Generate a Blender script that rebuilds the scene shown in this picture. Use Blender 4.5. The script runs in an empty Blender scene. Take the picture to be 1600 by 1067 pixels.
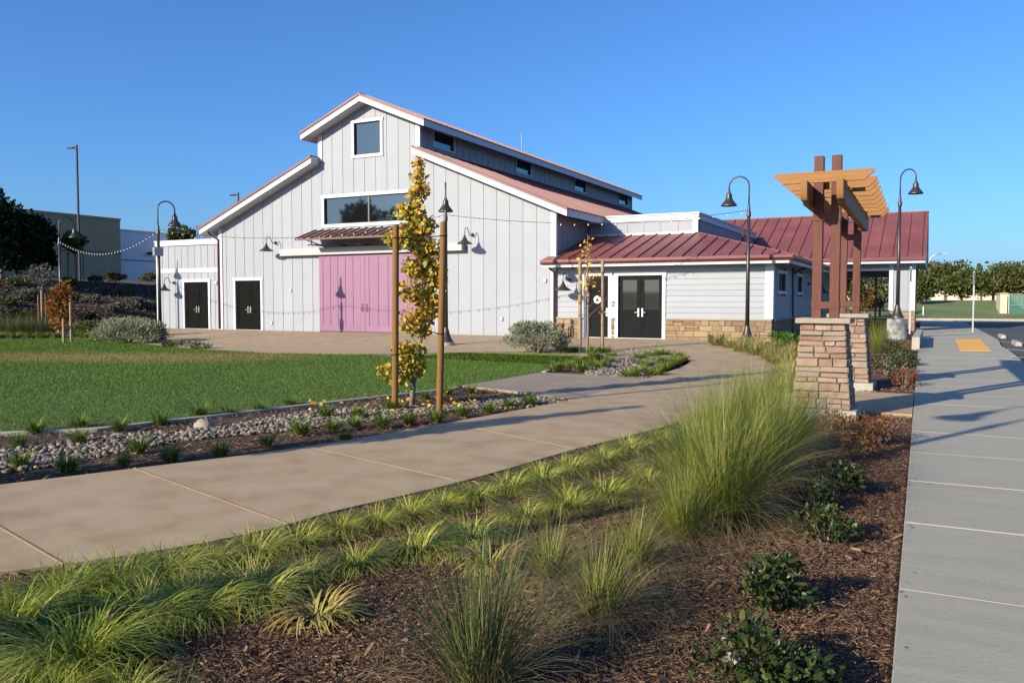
import bpy, bmesh, math, random
import numpy as np
from mathutils import Vector, Matrix
R = math.radians
SC = bpy.context.scene
COL = SC.collection

# ------------------------------------------------------------------ camera, sky, sun, exposure
CAM = np.array([0.0, 0.0, 1.62])
YAW, PITCH, FPX = R(27.07), math.atan(64.5/1291.0), 1291.0
cd = bpy.data.cameras.new('camera'); cam = bpy.data.objects.new('camera', cd); COL.objects.link(cam)
cd.sensor_width = 36.0; cd.lens = FPX/1600*36; cd.clip_start = 0.05; cd.clip_end = 3000
cam.location = CAM; cam.rotation_euler = (math.pi/2-PITCH, 0, YAW)
SC.camera = cam

SUN_AZ, SUN_EL = R(25.0), R(21.0)          # shadows run 25 degrees right of +Y
SUN_STRENGTH, SKY_STRENGTH, EXPOSURE = 5.0, 0.120, 0.76
w = bpy.data.worlds.new('World'); SC.world = w; w.use_nodes = True
nt = w.node_tree; bg = nt.nodes['Background']
sky = nt.nodes.new('ShaderNodeTexSky'); sky.sky_type = 'NISHITA'; sky.sun_disc = False
sky.sun_elevation = SUN_EL; sky.sun_rotation = math.pi + SUN_AZ
sky.altitude = 0; sky.air_density = 1.0; sky.dust_density = 1.2; sky.ozone_density = 10.0
nt.links.new(sky.outputs[0], bg.inputs[0]); bg.inputs[1].default_value = SKY_STRENGTH
sl = bpy.data.lights.new('sun', 'SUN'); sl.energy = SUN_STRENGTH; sl.angle = R(0.53); sl.color = (1.0, 0.87, 0.67)
sun = bpy.data.objects.new('sun', sl); COL.objects.link(sun)
LDIR = Vector((math.sin(SUN_AZ)*math.cos(SUN_EL), math.cos(SUN_AZ)*math.cos(SUN_EL), -math.sin(SUN_EL)))
sun.rotation_euler = LDIR.to_track_quat('-Z', 'Y').to_euler(); sun.location = (-20, -40, 40)
vs = SC.view_settings; vs.view_transform = 'Standard'; vs.look = 'None'; vs.exposure = EXPOSURE; vs.gamma = 1
vs.use_curve_mapping = False

# ------------------------------------------------------------------ survey helpers
_fw = np.array([-math.sin(YAW)*math.cos(PITCH), math.cos(YAW)*math.cos(PITCH), -math.sin(PITCH)])
_rt = np.array([math.cos(YAW), math.sin(YAW), 0.0]); _up = np.cross(_rt, _fw)
def _ray(x, y): return _fw + _rt*(x-800)/FPX - _up*(y-533.5)/FPX
def ss(a, b, x):
    t = min(1.0, max(0.0, (x-a)/(b-a))); return t*t*(3-2*t)
PAD = 0.12
def g(X, Y):
    a = ss(22, 28, Y)*ss(-39, -36.6, X)
    z = PAD*a - (0.09*(1-ss(-26, -14, X))+.15*(1-ss(-37, -28, X)))*(1-a)*ss(6, 16, Y)
    if X < -43:
        z += 3.3*(1-ss(-62, -43, X)) + 0.8*(1-ss(-86, -60, X)) + 0.12*math.sin(X*.7+Y*.31)*(1-ss(-48, -43.5, X))
    return z
def gp(px, py):
    """point of the terrain surveyed along a sight line of the photograph"""
    d = _ray(px, py); lo = 0.5; f = lambda t: CAM[2]+d[2]*t-g(d[0]*t, d[1]*t)
    t = 1.0
    while t < 400 and f(t) > 0: lo = t; t *= 1.02
    hi = t
    for _ in range(40):
        m = (lo+hi)/2
        if f(m) > 0: lo = m
        else: hi = m
    return (d[0]*lo, d[1]*lo, g(d[0]*lo, d[1]*lo))
def at_depth(px, py, dep):
    p = CAM + _ray(px, py)*dep; return (float(p[0]), float(p[1]), float(p[2]))

# ------------------------------------------------------------------ object helpers
OFF = {}
def off_of(o): return OFF.get(o.name, Vector((0, 0, 0))) if o else Vector((0, 0, 0))
def thing(name, label, cat, loc=(0, 0, 0), group=None, rz=0.0):
    o = bpy.data.objects.new(name, None); COL.objects.link(o); o.location = loc; o.rotation_euler = (0, 0, rz)
    o.empty_display_size = 0.2
    OFF[o.name] = Vector(loc); tag(o, label, cat, group); return o
def tag(o, label, cat, group=None):
    o['label'] = label; o['category'] = cat
    if group: o['group'] = group
    return o
def link(name, me, parent=None):
    o = bpy.data.objects.new(name, me); COL.objects.link(o)
    if parent: o.parent = parent; OFF[o.name] = off_of(parent)
    return o
def mesh(name, verts, faces, mats, mi=None, smooth=False):
    me = bpy.data.meshes.new(name); me.from_pydata([tuple(v) for v in verts], [], faces)
    for m in (mats if isinstance(mats, (list, tuple)) else [mats]): me.materials.append(m)
    if mi is not None: me.polygons.foreach_set('material_index', mi)
    if smooth: me.polygons.foreach_set('use_smooth', [True]*len(me.polygons))
    me.update(); return me
def fast_mesh(name, V, T, mats, mi=None, smooth=False):
    """V (n,3) float, T (m,k) int numpy arrays"""
    me = bpy.data.meshes.new(name); n, (m, k) = len(V), T.shape
    me.vertices.add(n); me.vertices.foreach_set('co', np.ascontiguousarray(V, np.float32).ravel())
    me.loops.add(m*k); me.loops.foreach_set('vertex_index', T.astype(np.int32).ravel())
    me.polygons.add(m); me.polygons.foreach_set('loop_start', np.arange(0, m*k, k, dtype=np.int32))
    for x in (mats if isinstance(mats, (list, tuple)) else [mats]): me.materials.append(x)
    if mi is not None: me.polygons.foreach_set('material_index', np.asarray(mi, np.int32))
    if smooth: me.polygons.foreach_set('use_smooth', np.ones(m, bool))
    me.update(calc_edges=True); return me
class MB:
    """collects faces for one mesh (world coordinates; the parent's base is subtracted on build)"""
    def __init__(s): s.v = []; s.f = []; s.mi = []
    def add(s, V, Fs, mi=0):
        b = len(s.v); s.v += [tuple(v) for v in V]
        for f in Fs: s.f.append([i+b for i in f]); s.mi.append(mi)
        return s
    def box(s, x0, x1, y0, y1, z0, z1, mi=0):
        return s.add([(x0,y0,z0),(x1,y0,z0),(x1,y1,z0),(x0,y1,z0),(x0,y0,z1),(x1,y0,z1),(x1,y1,z1),(x0,y1,z1)],
                     [(0,3,2,1),(4,5,6,7),(0,1,5,4),(1,2,6,5),(2,3,7,6),(3,0,4,7)], mi)
    def prism(s, poly, d, mi=0):
        """extrude polygon (list of 3D points) by vector d"""
        n = len(poly); P = [Vector(p) for p in poly]; d = Vector(d)
        V = P+[p+d for p in P]
        Fs = [tuple(range(n))[::-1], tuple(range(n, 2*n))]+[(i, (i+1) % n, n+(i+1) % n, n+i) for i in range(n)]
        return s.add(V, Fs, mi)
    def lathe(s, prof, c=(0, 0, 0), n=20, mi=0, cap=True):
        V = []; m = len(prof)
        for i in range(n):
            a = 2*math.pi*i/n
            for r, z in prof: V.append((c[0]+r*math.cos(a), c[1]+r*math.sin(a), c[2]+z))
        Fs = [(i*m+j, ((i+1) % n)*m+j, ((i+1) % n)*m+j+1, i*m+j+1) for i in range(n) for j in range(m-1)]
        if cap:
            Fs.append(tuple(i*m for i in range(n))[::-1]); Fs.append(tuple(i*m+m-1 for i in range(n)))
        return s.add(V, Fs, mi)
    def tube(s, pts, r, n=8, mi=0):
        P = [Vector(p) for p in pts]; m = len(P); rr = r if isinstance(r, (list, tuple)) else [r]*m
        V = []; up = Vector((0, 0, 1)); prev = None
        for i in range(m):
            t = (P[min(i+1, m-1)]-P[max(i-1, 0)]).normalized()
            if prev is None:
                ref = up if abs(t.z) < .9 else Vector((1, 0, 0)); u = t.cross(ref).normalized()
            else: u = (prev-t*prev.dot(t)).normalized()
            prev = u; v = t.cross(u)
            for k in range(n):
                a = 2*math.pi*k/n; V.append(P[i]+(u*math.cos(a)+v*math.sin(a))*rr[i])
        Fs = [(i*n+k, i*n+(k+1) % n, (i+1)*n+(k+1) % n, (i+1)*n+k) for i in range(m-1) for k in range(n)]
        Fs += [tuple(range(n))[::-1], tuple(range((m-1)*n, m*n))]
        return s.add(V, Fs, mi)
    def sphere(s, c, r, n=8, m=5, mi=0):
        rr = r if isinstance(r, (list, tuple)) else (r, r, r)
        prof = [(max(1e-4, math.sin(math.pi*j/m)), -math.cos(math.pi*j/m)) for j in range(m+1)]
        b = MB(); b.lathe(prof, n=n, cap=False)
        return s.add([(c[0]+x*rr[0], c[1]+y*rr[1], c[2]+z*rr[2]) for x, y, z in b.v], b.f, mi)
    def build(s, name, mats, parent=None, smooth=False, bevel=0, auto=False):
        o_ = off_of(parent)
        me = mesh(name, [(x-o_.x, y-o_.y, z-o_.z) for x, y, z in s.v], s.f, mats, s.mi, smooth)
        if auto:
            me.polygons.foreach_set('use_smooth', [True]*len(me.polygons))
            bm = bmesh.new(); bm.from_mesh(me)
            for e in bm.edges:
                if len(e.link_faces) == 2 and e.calc_face_angle(0) > R(38): e.smooth = False
            bm.to_mesh(me); bm.free()
        o = link(name, me, parent)
        if bevel:
            b = o.modifiers.new('bevel', 'BEVEL'); b.width = bevel; b.segments = 2; b.limit_method = 'ANGLE'; b.angle_limit = R(40)
        return o
def box(name, mat_, parent, *a, bevel=0): return MB().box(*a).build(name, mat_, parent, bevel=bevel)
def struct(o): o['kind'] = 'structure'; return o
def stuff(o, label=None, cat=None):
    o['kind'] = 'stuff'
    if label: o['label'] = label
    if cat: o['category'] = cat
    return o
ORD = ['first','second','third','fourth','fifth','sixth','seventh','eighth','ninth','tenth','eleventh','twelfth','thirteenth',
       'fourteenth','fifteenth','sixteenth','seventeenth','eighteenth','nineteenth','twentieth','twenty-first','twenty-second',
       'twenty-third','twenty-fourth','twenty-fifth','twenty-sixth','twenty-seventh','twenty-eighth','twenty-ninth','thirtieth',
       'thirty-first','thirty-second','thirty-third','thirty-fourth','thirty-fifth','thirty-sixth','thirty-seventh','thirty-eighth',
       'thirty-ninth','fortieth']

# ------------------------------------------------------------------ materials
M = {}
def mat(name, cols, rough=.6, scale=6.0, bump=0.0, bscale=60.0, objrand=0.0, island=False, metallic=0.0, spec=.5,
        detail=6.0, trans=0.0, stops=None, big=0.0, bigscale=.4, stretch=None, world=False):
    """cols: list of linear colours mixed by noise (or by a random value per leaf / per object)"""
    m = bpy.data.materials.new(name); m.use_nodes = True; M[name] = m
    n = m.node_tree; p = n.nodes['Principled BSDF']; L = n.links.new
    p.inputs['Roughness'].default_value = rough; p.inputs['Metallic'].default_value = metallic
    p.inputs['Specular IOR Level'].default_value = spec
    if world:
        tc = n.nodes.new('ShaderNodeNewGeometry'); cs = tc.outputs['Position']
    else:
        tc = n.nodes.new('ShaderNodeTexCoord'); cs = tc.outputs['Object']
    if stretch:
        mp = n.nodes.new('ShaderNodeMapping'); mp.inputs['Scale'].default_value = stretch; L(cs, mp.inputs[0]); cs = mp.outputs[0]
    if not isinstance(cols[0], (list, tuple)): cols = [cols]
    no = n.nodes.new('ShaderNodeTexNoise'); no.inputs['Scale'].default_value = scale; no.inputs['Detail'].default_value = detail
    L(cs, no.inputs['Vector'])
    cr = n.nodes.new('ShaderNodeValToRGB'); e = cr.color_ramp.elements
    st = stops or ([.5] if len(cols) == 1 else [(.3+.4*i/(len(cols)-1)) if not (island or objrand >= 1) else i/(len(cols)-1) for i in range(len(cols))])
    while len(e) < len(cols): e.new(.5)
    while len(e) > len(cols): e.remove(e[-1])
    for i, c in enumerate(cols): e[i].position = st[i]; e[i].color = (*c, 1)
    if island:
        gi = n.nodes.new('ShaderNodeNewGeometry'); L(gi.outputs['Random Per Island'], cr.inputs[0])
    elif objrand >= 1:
        oi = n.nodes.new('ShaderNodeObjectInfo')
        ad = n.nodes.new('ShaderNodeMath'); ad.operation = 'MULTIPLY_ADD'; ad.inputs[1].default_value = .35; 
        sb = n.nodes.new('ShaderNodeMath'); sb.operation = 'SUBTRACT'; sb.inputs[1].default_value = .175
        L(no.outputs[0], ad.inputs[0]); L(oi.outputs['Random'], ad.inputs[2]); L(ad.outputs[0], sb.inputs[0]); L(sb.outputs[0], cr.inputs[0])
    else: L(no.outputs[0], cr.inputs[0])
    c = cr.outputs[0]
    if 0 < objrand < 1 or big:
        mx = n.nodes.new('ShaderNodeHueSaturation')
        mr = n.nodes.new('ShaderNodeMapRange')
        if big:
            n2 = n.nodes.new('ShaderNodeTexNoise'); n2.inputs['Scale'].default_value = bigscale; n2.inputs['Detail'].default_value = 4
            L(cs, n2.inputs['Vector']); L(n2.outputs[0], mr.inputs[0]); a = big
            mr.inputs[1].default_value = .3; mr.inputs[2].default_value = .7
        else:
            oi = n.nodes.new('ShaderNodeObjectInfo'); L(oi.outputs['Random'], mr.inputs[0]); a = objrand
        mr.inputs[3].default_value = 1-a; mr.inputs[4].default_value = 1+a
        L(mr.outputs[0], mx.inputs['Value']); L(c, mx.inputs['Color']); c = mx.outputs[0]
    L(c, p.inputs['Base Color'])
    if bump:
        nb = n.nodes.new('ShaderNodeTexNoise'); nb.inputs['Scale'].default_value = bscale; nb.inputs['Detail'].default_value = 8
        L(cs, nb.inputs['Vector'])
        bp = n.nodes.new('ShaderNodeBump'); bp.inputs['Strength'].default_value = bump; bp.inputs['Distance'].default_value = .02
        L(nb.outputs[0], bp.inputs['Height']); L(bp.outputs[0], p.inputs['Normal'])
    if trans:
        tr = n.nodes.new('ShaderNodeBsdfTranslucent'); L(c, tr.inputs[0])
        ms = n.nodes.new('ShaderNodeMixShader'); ms.inputs[0].default_value = trans
        L(p.outputs[0], ms.inputs[1]); L(tr.outputs[0], ms.inputs[2]); L(ms.outputs[0], n.nodes['Material Output'].inputs[0])
    return m
mat('siding', [(.2381,.2607,.2991),(.258,.2791,.3181)], .62, 1.2, .08, 90, objrand=.035)
mat('trim', [(.438,.4633,.5054),(.4802,.5054,.5476)], .5, 2, .04, 80)
mat('cream', [(.324,.324,.3321),(.3564,.3564,.3605)], .55, 2)
mat('roof_red', [(.165,.050,.043),(.21,.068,.058)], .5, .8, .02, 30, objrand=.05, metallic=.0, spec=.6, big=.1)
mat('barn_roof_red', [(.1323,.0473,.0483),(.1725,.0638,.0644)], .48, .8, .02, 30, spec=.4, big=.1)
mat('gutter_red', [(.108,.0192,.016),(.136,.0256,.0208)], .4, 3)
mat('awning_brown', [(.09,.0413,.0338),(.12,.0562,.045)], .4, 3)
mat('purple', [(.1782,.0768,.1529),(.1997,.0879,.1716)], .5, 1.5, .05, 60, objrand=.03)
mat('black_door', [(.0027,.0029,.003),(.0039,.0041,.0042)], .6, 3, .03, 80, spec=.06)
mat('charcoal_door', [(.0054,.0063,.0078),(.0078,.0089,.0108)], .55, 3, .03, 80, spec=.06)
mat('glass', (.085,.098,.105), .03, spec=1.0, metallic=.92)
mat('teal_glass', (.10,.155,.155), .04, spec=1.0, metallic=.9)
mat('door_glass', (.05,.06,.058), .03, spec=.6, metallic=.7)
mat('dark_void', (.01,.01,.011), .8)
mat('steel', [(.5,.5,.5),(.62,.62,.6)], .3, 5, metallic=1)
mat('galv', [(.30,.31,.31),(.45,.46,.46)], .45, 14, metallic=.6)
mat('lamp_metal', [(.022,.020,.019),(.035,.031,.029)], .42, 12, .05, 120, spec=.6)
mat('lamp_inner', (.75,.74,.70), .5)
mat('concrete_path', [(.3005,.204,.1184),(.3598,.2656,.1579),(.3852,.3,.1902)], .8, 2.6, .3, 190, detail=14, big=.04, bigscale=.9, world=True, stops=[.30,.5,.72])
mat('concrete_branch', [(.2147,.1661,.1174),(.2673,.2147,.158)], .8, 1.4, .12, 55, big=.1, world=True)
mat('concrete_walk', [(.3038,.2876,.2268),(.3402,.324,.2592)], .82, 2.2, .35, 60, big=.05, bigscale=.9, stretch=(.6, 5, 1), world=True)
mat('concrete_grey', [(.2754,.2592,.2187),(.3645,.3483,.2997)], .85, 5, .2, 50)
mat('concrete_pedestal', [(.10,.105,.11),(.22,.23,.235),(.42,.43,.43)], .8, 3.5, .3, 40, stops=[.36,.5,.66])
mat('wood_joint', [(.225,.1387,.0638),(.285,.1875,.0975)], .8, 20)
mat('asphalt', [(.045,.046,.05),(.07,.072,.077)], .9, 3, .3, 120, world=True)
mat('line_paint', [(.55,.55,.53),(.68,.68,.66)], .7, 8)
mat('tactile', [(.6318,.324,.0284),(.6885,.3726,.0405)], .6, 5)
mat('mulch', [(.024,.0116,.0053),(.06,.0303,.0149),(.104,.0563,.0285)], .95, 14, .9, 45, detail=10, big=.25, bigscale=.8, world=True)
mat('chips', [(.0202,.0083,.0038),(.0605,.0257,.0119),(.1134,.0552,.027),(.1848,.1044,.054),(.3024,.193,.1066)], .9, island=True)
mat('slope_chips', [(.02,.011,.007),(.05,.028,.018),(.085,.052,.034),(.15,.10,.07)], .95, island=True)
mat('lawn', [(.055,.105,.016),(.075,.128,.02)], .9, 10, .6, 60, big=.2, bigscale=.5, world=True)
mat('dry_lawn', [(.15,.14,.045),(.09,.12,.03)], .9, 1.2, .6, 60, world=True)
mat('hill_soil', [(.035,.022,.016),(.075,.05,.036),(.12,.09,.065)], .95, 2.5, .9, 9, detail=10, world=True)
mat('field', [(.15,.115,.06),(.22,.17,.09)], .95, .3, world=True)
mat('verge', [(.0689,.1215,.0243),(.1053,.1499,.0365),(.1782,.158,.0689)], .95, .25, .5, 8, world=True)
mat('stone_warm', [(.1397,.0907,.0486),(.2329,.1587,.0851),(.2794,.2042,.1174),(.1863,.1135,.0607),(.2515,.1996,.1337)], .85, 9, .35, 40, objrand=1)
mat('stone_pink', [(.2124,.138,.098),(.2767,.1944,.1406),(.1729,.105,.0753),(.3063,.2333,.1679),(.2124,.175,.1406),(.2569,.17,.1225)], .85, 9, .4, 38, objrand=1)
mat('mortar', [(.13,.10,.08),(.19,.155,.125)], .95, 20, .3)
mat('cap_stone', [(.248,.2046,.155),(.2914,.2449,.1922)], .8, 8, .3, 60)
mat('timber_red', [(.094,.0347,.023),(.1254,.0485,.0336)], .6, 4, .25, 30, objrand=.05, stretch=(6,6,.6), spec=.2)
mat('timber_tan', [(.2175,.1025,.0325),(.2635,.1314,.046)], .6, 4, .2, 30, objrand=.06, stretch=(.6,6,6), spec=.2)
mat('timber_beam', [(.2,.0947,.033),(.24,.1199,.0462)], .6, 4, .2, 30, stretch=(6,.6,6), spec=.2)
mat('stake_wood', [(.1564,.0779,.0235),(.204,.1089,.0364)], .75, 6, .25, 40, stretch=(8,8,.7), spec=.2)
mat('stake_pale', [(.225,.15,.0825),(.3,.2175,.135)], .8, 6, .2, 40)
mat('bark', [(.13,.10,.075),(.24,.19,.15)], .9, 20, .5, 60)
mat('rubber', (.015,.015,.016), .6)
mat('river_stone', [(.0638,.0578,.0476),(.1318,.1148,.0892),(.2125,.1827,.1403),(.1062,.0892,.0663),(.272,.2422,.1955),(.17,.1232,.0765)], .75, island=True)
mat('boulder', [(.22,.18,.13),(.31,.26,.20)], .85, 6, .4, 30)
def leafmat(name, cols, trans=.12, rough=.5): return mat(name, cols, rough, island=True, trans=trans, spec=.18)
leafmat('sedge', [(.0917,.1382,.0118),(.1834,.2304,.0235),(.2842,.3071,.0411),(.3851,.3839,.0833),(.4767,.4402,.1373)])
leafmat('sedge_dark', [(.057,.1046,.0107),(.1141,.1777,.0162),(.1901,.251,.027),(.2946,.3241,.0494)])
leafmat('yellow_blade', [(.13,.16,.03),(.26,.25,.06),(.38,.30,.09),(.26,.13,.04),(.36,.33,.13)])
leafmat('deer', [(.0416,.0778,.0098),(.0832,.1327,.0163),(.1581,.1967,.0286),(.2414,.2517,.0572),(.308,.2653,.0899)])
leafmat('rush', [(.032,.06,.018),(.055,.09,.026),(.09,.12,.036),(.19,.16,.07)])
leafmat('straw', [(.144,.116,.048),(.232,.184,.08),(.304,.248,.128),(.112,.12,.04)])
leafmat('straw_dead', [(.102,.0709,.0375),(.1721,.1215,.0638),(.2295,.1755,.105),(.0638,.0439,.0225)], .1, .8)
leafmat('liriope', [(.0414,.0869,.0132),(.0745,.1283,.0199),(.1242,.178,.0298),(.1822,.2194,.0455)])
leafmat('lawn_blade', [(.0578,.1188,.0126),(.0714,.1364,.0144),(.084,.1518,.0162),(.1029,.165,.0216)], .15)
leafmat('dry_blade', [(.1872,.1716,.0546),(.2808,.2184,.078),(.1326,.156,.039)], .3)
leafmat('ginkgo_gold', [(.46,.26,.03),(.60,.36,.04),(.68,.40,.04),(.42,.30,.06),(.30,.25,.05)], .2)
leafmat('ginkgo_green', [(.17,.21,.03),(.28,.28,.045),(.40,.33,.055),(.12,.16,.025)], .2)
leafmat('orange_leaf', [(.252,.0765,.0162),(.324,.135,.027),(.18,.09,.0225),(.117,.081,.018)], .35)
leafmat('hawthorn', [(.011,.0238,.0085),(.0221,.0425,.0127),(.0425,.0638,.017),(.102,.102,.0298)], .12, .32)
leafmat('nandina', [(.07,.085,.02),(.16,.06,.028),(.27,.055,.03),(.09,.115,.025),(.30,.11,.04)], .25)
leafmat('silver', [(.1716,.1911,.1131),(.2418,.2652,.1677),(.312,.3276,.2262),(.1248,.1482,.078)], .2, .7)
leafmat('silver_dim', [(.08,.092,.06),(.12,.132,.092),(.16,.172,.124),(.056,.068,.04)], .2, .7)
leafmat('green_leaf', [(.044,.068,.016),(.072,.1,.0224),(.112,.132,.032),(.0288,.048,.0112)], .25)
leafmat('lime_leaf', [(.056,.112,.0144),(.088,.16,.024),(.04,.08,.0112)], .3)
leafmat('dark_leaf', [(.008,.018,.006),(.014,.030,.009),(.026,.045,.013)], .12)
leafmat('olive_leaf', [(.0624,.0736,.0187),(.0967,.1067,.0288),(.0437,.0589,.0144),(.131,.1325,.0432)], .25)
leafmat('pink_petal', [(.4125,.21,.2475),(.51,.3375,.36),(.54,.45,.45)], .3)
mat('tan_wall', [(.33,.245,.14),(.38,.285,.17)], .85, .6, .1, 8)
mat('far_white', [(.60,.62,.66),(.66,.68,.72)], .8, .6)
mat('far_wall', [(.42,.36,.29),(.50,.44,.36)], .85, 1)
mat('blue_stripe', (.06,.26,.50), .6)
mat('green_slat', [(.015,.10,.07),(.03,.15,.105)], .6, 6, objrand=.12)
mat('block_tan', [(.42,.37,.27),(.50,.44,.33)], .9, 5, .2, 40)
mat('bulb', (.80,.78,.70), .25)
mat('white_sign', (.80,.80,.78), .5)
mat('black_sign', (.015,.016,.02), .5)
mat('red_valve', (.32,.03,.015), .5)
mat('pole_dark', [(.02,.021,.023),(.03,.031,.033)], .5, 6)
mat('roof_tile', [(.10,.11,.13),(.14,.15,.17)], .8, 3)

def lawn_patch():
    m = M['lawn']; n = m.node_tree; L = n.links.new; p = n.nodes['Principled BSDF']; src = p.inputs['Base Color'].links[0].from_socket
    A, B = np.array(gp(20, 558)[:2]), np.array(gp(360, 560)[:2]); c = (A+B)/2; ang = math.atan2(B[1]-A[1], B[0]-A[0]); half = np.linalg.norm(B-A)/2
    ge = n.nodes.new('ShaderNodeNewGeometry'); mp = n.nodes.new('ShaderNodeMapping'); mp.vector_type = 'TEXTURE'
    mp.inputs['Location'].default_value = (c[0], c[1], 0); mp.inputs['Rotation'].default_value = (0, 0, ang); mp.inputs['Scale'].default_value = (half*1.15, 2.3, 1000)
    L(ge.outputs['Position'], mp.inputs[0]); ln = n.nodes.new('ShaderNodeVectorMath'); ln.operation = 'LENGTH'; L(mp.outputs[0], ln.inputs[0])
    no = n.nodes.new('ShaderNodeTexNoise'); no.inputs['Scale'].default_value = .9; no.inputs['Detail'].default_value = 6; L(ge.outputs['Position'], no.inputs[0])
    ad = n.nodes.new('ShaderNodeMath'); ad.operation = 'MULTIPLY_ADD'; ad.inputs[1].default_value = 1.0; L(no.outputs[0], ad.inputs[0]); L(ln.outputs['Value'], ad.inputs[2])
    mr = n.nodes.new('ShaderNodeMapRange'); mr.inputs[1].default_value = .75; mr.inputs[2].default_value = 1.6; mr.inputs[3].default_value = .85; mr.inputs[4].default_value = 0; L(ad.outputs[0], mr.inputs[0])
    mx = n.nodes.new('ShaderNodeMix'); mx.data_type = 'RGBA'; L(mr.outputs[0], mx.inputs[0]); L(src, mx.inputs[6]); mx.inputs[7].default_value = (.36, .28, .10, 1)
    L(mx.outputs[2], p.inputs['Base Color'])
lawn_patch()
# ------------------------------------------------------------------ ground sheets
def in_poly(P, xs, ys):
    c = np.zeros(len(xs), bool); n = len(P); j = n-1
    for i in range(n):
        xi, yi, xj, yj = P[i][0], P[i][1], P[j][0], P[j][1]
        if yi != yj: c ^= ((yi > ys) != (yj > ys)) & (xs < (xj-xi)*(ys-yi)/(yj-yi)+xi)
        j = i
    return c
gv = np.vectorize(g)
def sheet(name, pts, off, mat_, thick=.12, cell=1.5, parent=None):
    """flat-laid polygon following the terrain, with a rim that goes down into the ground"""
    bm = bmesh.new(); vs_ = [bm.verts.new((p[0], p[1], 0)) for p in pts]; bm.faces.new(vs_)
    bmesh.ops.triangulate(bm, faces=bm.faces[:])
    xs = [p[0] for p in pts]; ys = [p[1] for p in pts]
    for ax, lo, hi in ((0, min(xs), max(xs)), (1, min(ys), max(ys))):
        c = max(cell, (hi-lo)/40); k = lo+c
        while k < hi-1e-3:
            co = (k, 0, 0) if ax == 0 else (0, k, 0); no = (1, 0, 0) if ax == 0 else (0, 1, 0)
            bmesh.ops.bisect_plane(bm, geom=bm.verts[:]+bm.edges[:]+bm.faces[:], plane_co=co, plane_no=no, dist=1e-5); k += c
    bmesh.ops.recalc_face_normals(bm, faces=bm.faces[:])
    if bm.faces and sum(f.normal.z for f in bm.faces) < 0: bmesh.ops.reverse_faces(bm, faces=bm.faces[:])
    for v in bm.verts: v.co.z = g(v.co.x, v.co.y)+off
    if thick:
        be = [e for e in bm.edges if len(e.link_faces) == 1]
        r = bmesh.ops.extrude_edge_only(bm, edges=be)
        for v in [x for x in r['geom'] if isinstance(x, bmesh.types.BMVert)]: v.co.z -= thick
    me = bpy.data.meshes.new(name); bm.to_mesh(me); bm.free(); me.materials.append(mat_)
    return link(name, me, parent)
def ribbon(name, pts, width, h0, h1, mat_, parent=None, side=0):
    """swept kerb strip along a polyline, following the terrain"""
    P = [Vector((p[0], p[1])) for p in pts]; V = []; n = len(P)
    for i in range(n):
        t = (P[min(i+1, n-1)]-P[max(i-1, 0)]).normalized(); nrm = Vector((-t.y, t.x))
        a = P[i]+nrm*width*(.5+side); b = P[i]+nrm*width*(-.5+side); z = g(P[i].x, P[i].y)
        V += [(a.x, a.y, z+h0), (a.x, a.y, z+h1-.008), (a.x+(b.x-a.x)*.08, a.y+(b.y-a.y)*.08, z+h1),
              (b.x+(a.x-b.x)*.08, b.y+(a.y-b.y)*.08, z+h1), (b.x, b.y, z+h1-.008), (b.x, b.y, z+h0)]
    Fs = [(i*6+k, i*6+k+1, (i+1)*6+k+1, (i+1)*6+k) for i in range(n-1) for k in range(5)]
    Fs += [tuple(range(6)), tuple(range((n-1)*6, n*6))[::-1]]
    mb = MB(); mb.add(V, Fs); o = mb.build(name, mat_, parent)
    bm = bmesh.new(); bm.from_mesh(o.data); bmesh.ops.recalc_face_normals(bm, faces=bm.faces[:]); bm.to_mesh(o.data); bm.free()
    return o
def smooth_line(pts, k=4):
    """Catmull-Rom through the points"""
    P = [np.array(p[:2], float) for p in pts]; out = []
    for i in range(len(P)-1):
        a, b, c, d = P[max(i-1, 0)], P[i], P[i+1], P[min(i+2, len(P)-1)]
        for j in range(k):
            t = j/k
            out.append(.5*((2*b)+(-a+c)*t+(2*a-5*b+4*c-d)*t*t+(-a+3*b-3*c+d)*t**3))
    out.append(P[-1]); return [(float(p[0]), float(p[1])) for p in out]
def terrain(name, xs, ys, mat_, off=0.0):
    V = np.array([(x, y, g(x, y)+off) for y in ys for x in xs]); nx = len(xs)
    T = np.array([(j*nx+i, j*nx+i+1, (j+1)*nx+i+1, (j+1)*nx+i) for j in range(len(ys)-1) for i in range(nx-1)])
    return struct(link(name, fast_mesh(name, V, T, mat_, smooth=True)))
ysl = [-200, -80, -30]+list(range(-12, 62, 1))+[66, 75, 90, 120, 180, 300, 600, 1200]
terrain('ground', [-43]+list(np.arange(-42, 8, 1.0))+[12, 25, 60, 150, 400, 1000], ysl, M['mulch'], -.01)
terrain('hillside', [-1000, -400, -150, -100]+list(np.arange(-90, -42.5, 1.0))+[-43], ysl, M['hill_soil'], -.01)

G2 = lambda *l: [gp(*q)[:2] for q in l]
SWL = lambda y: -0.08-.012*y          # left edge of the pavement
SWR = lambda y: 2.30-.012*y
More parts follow.
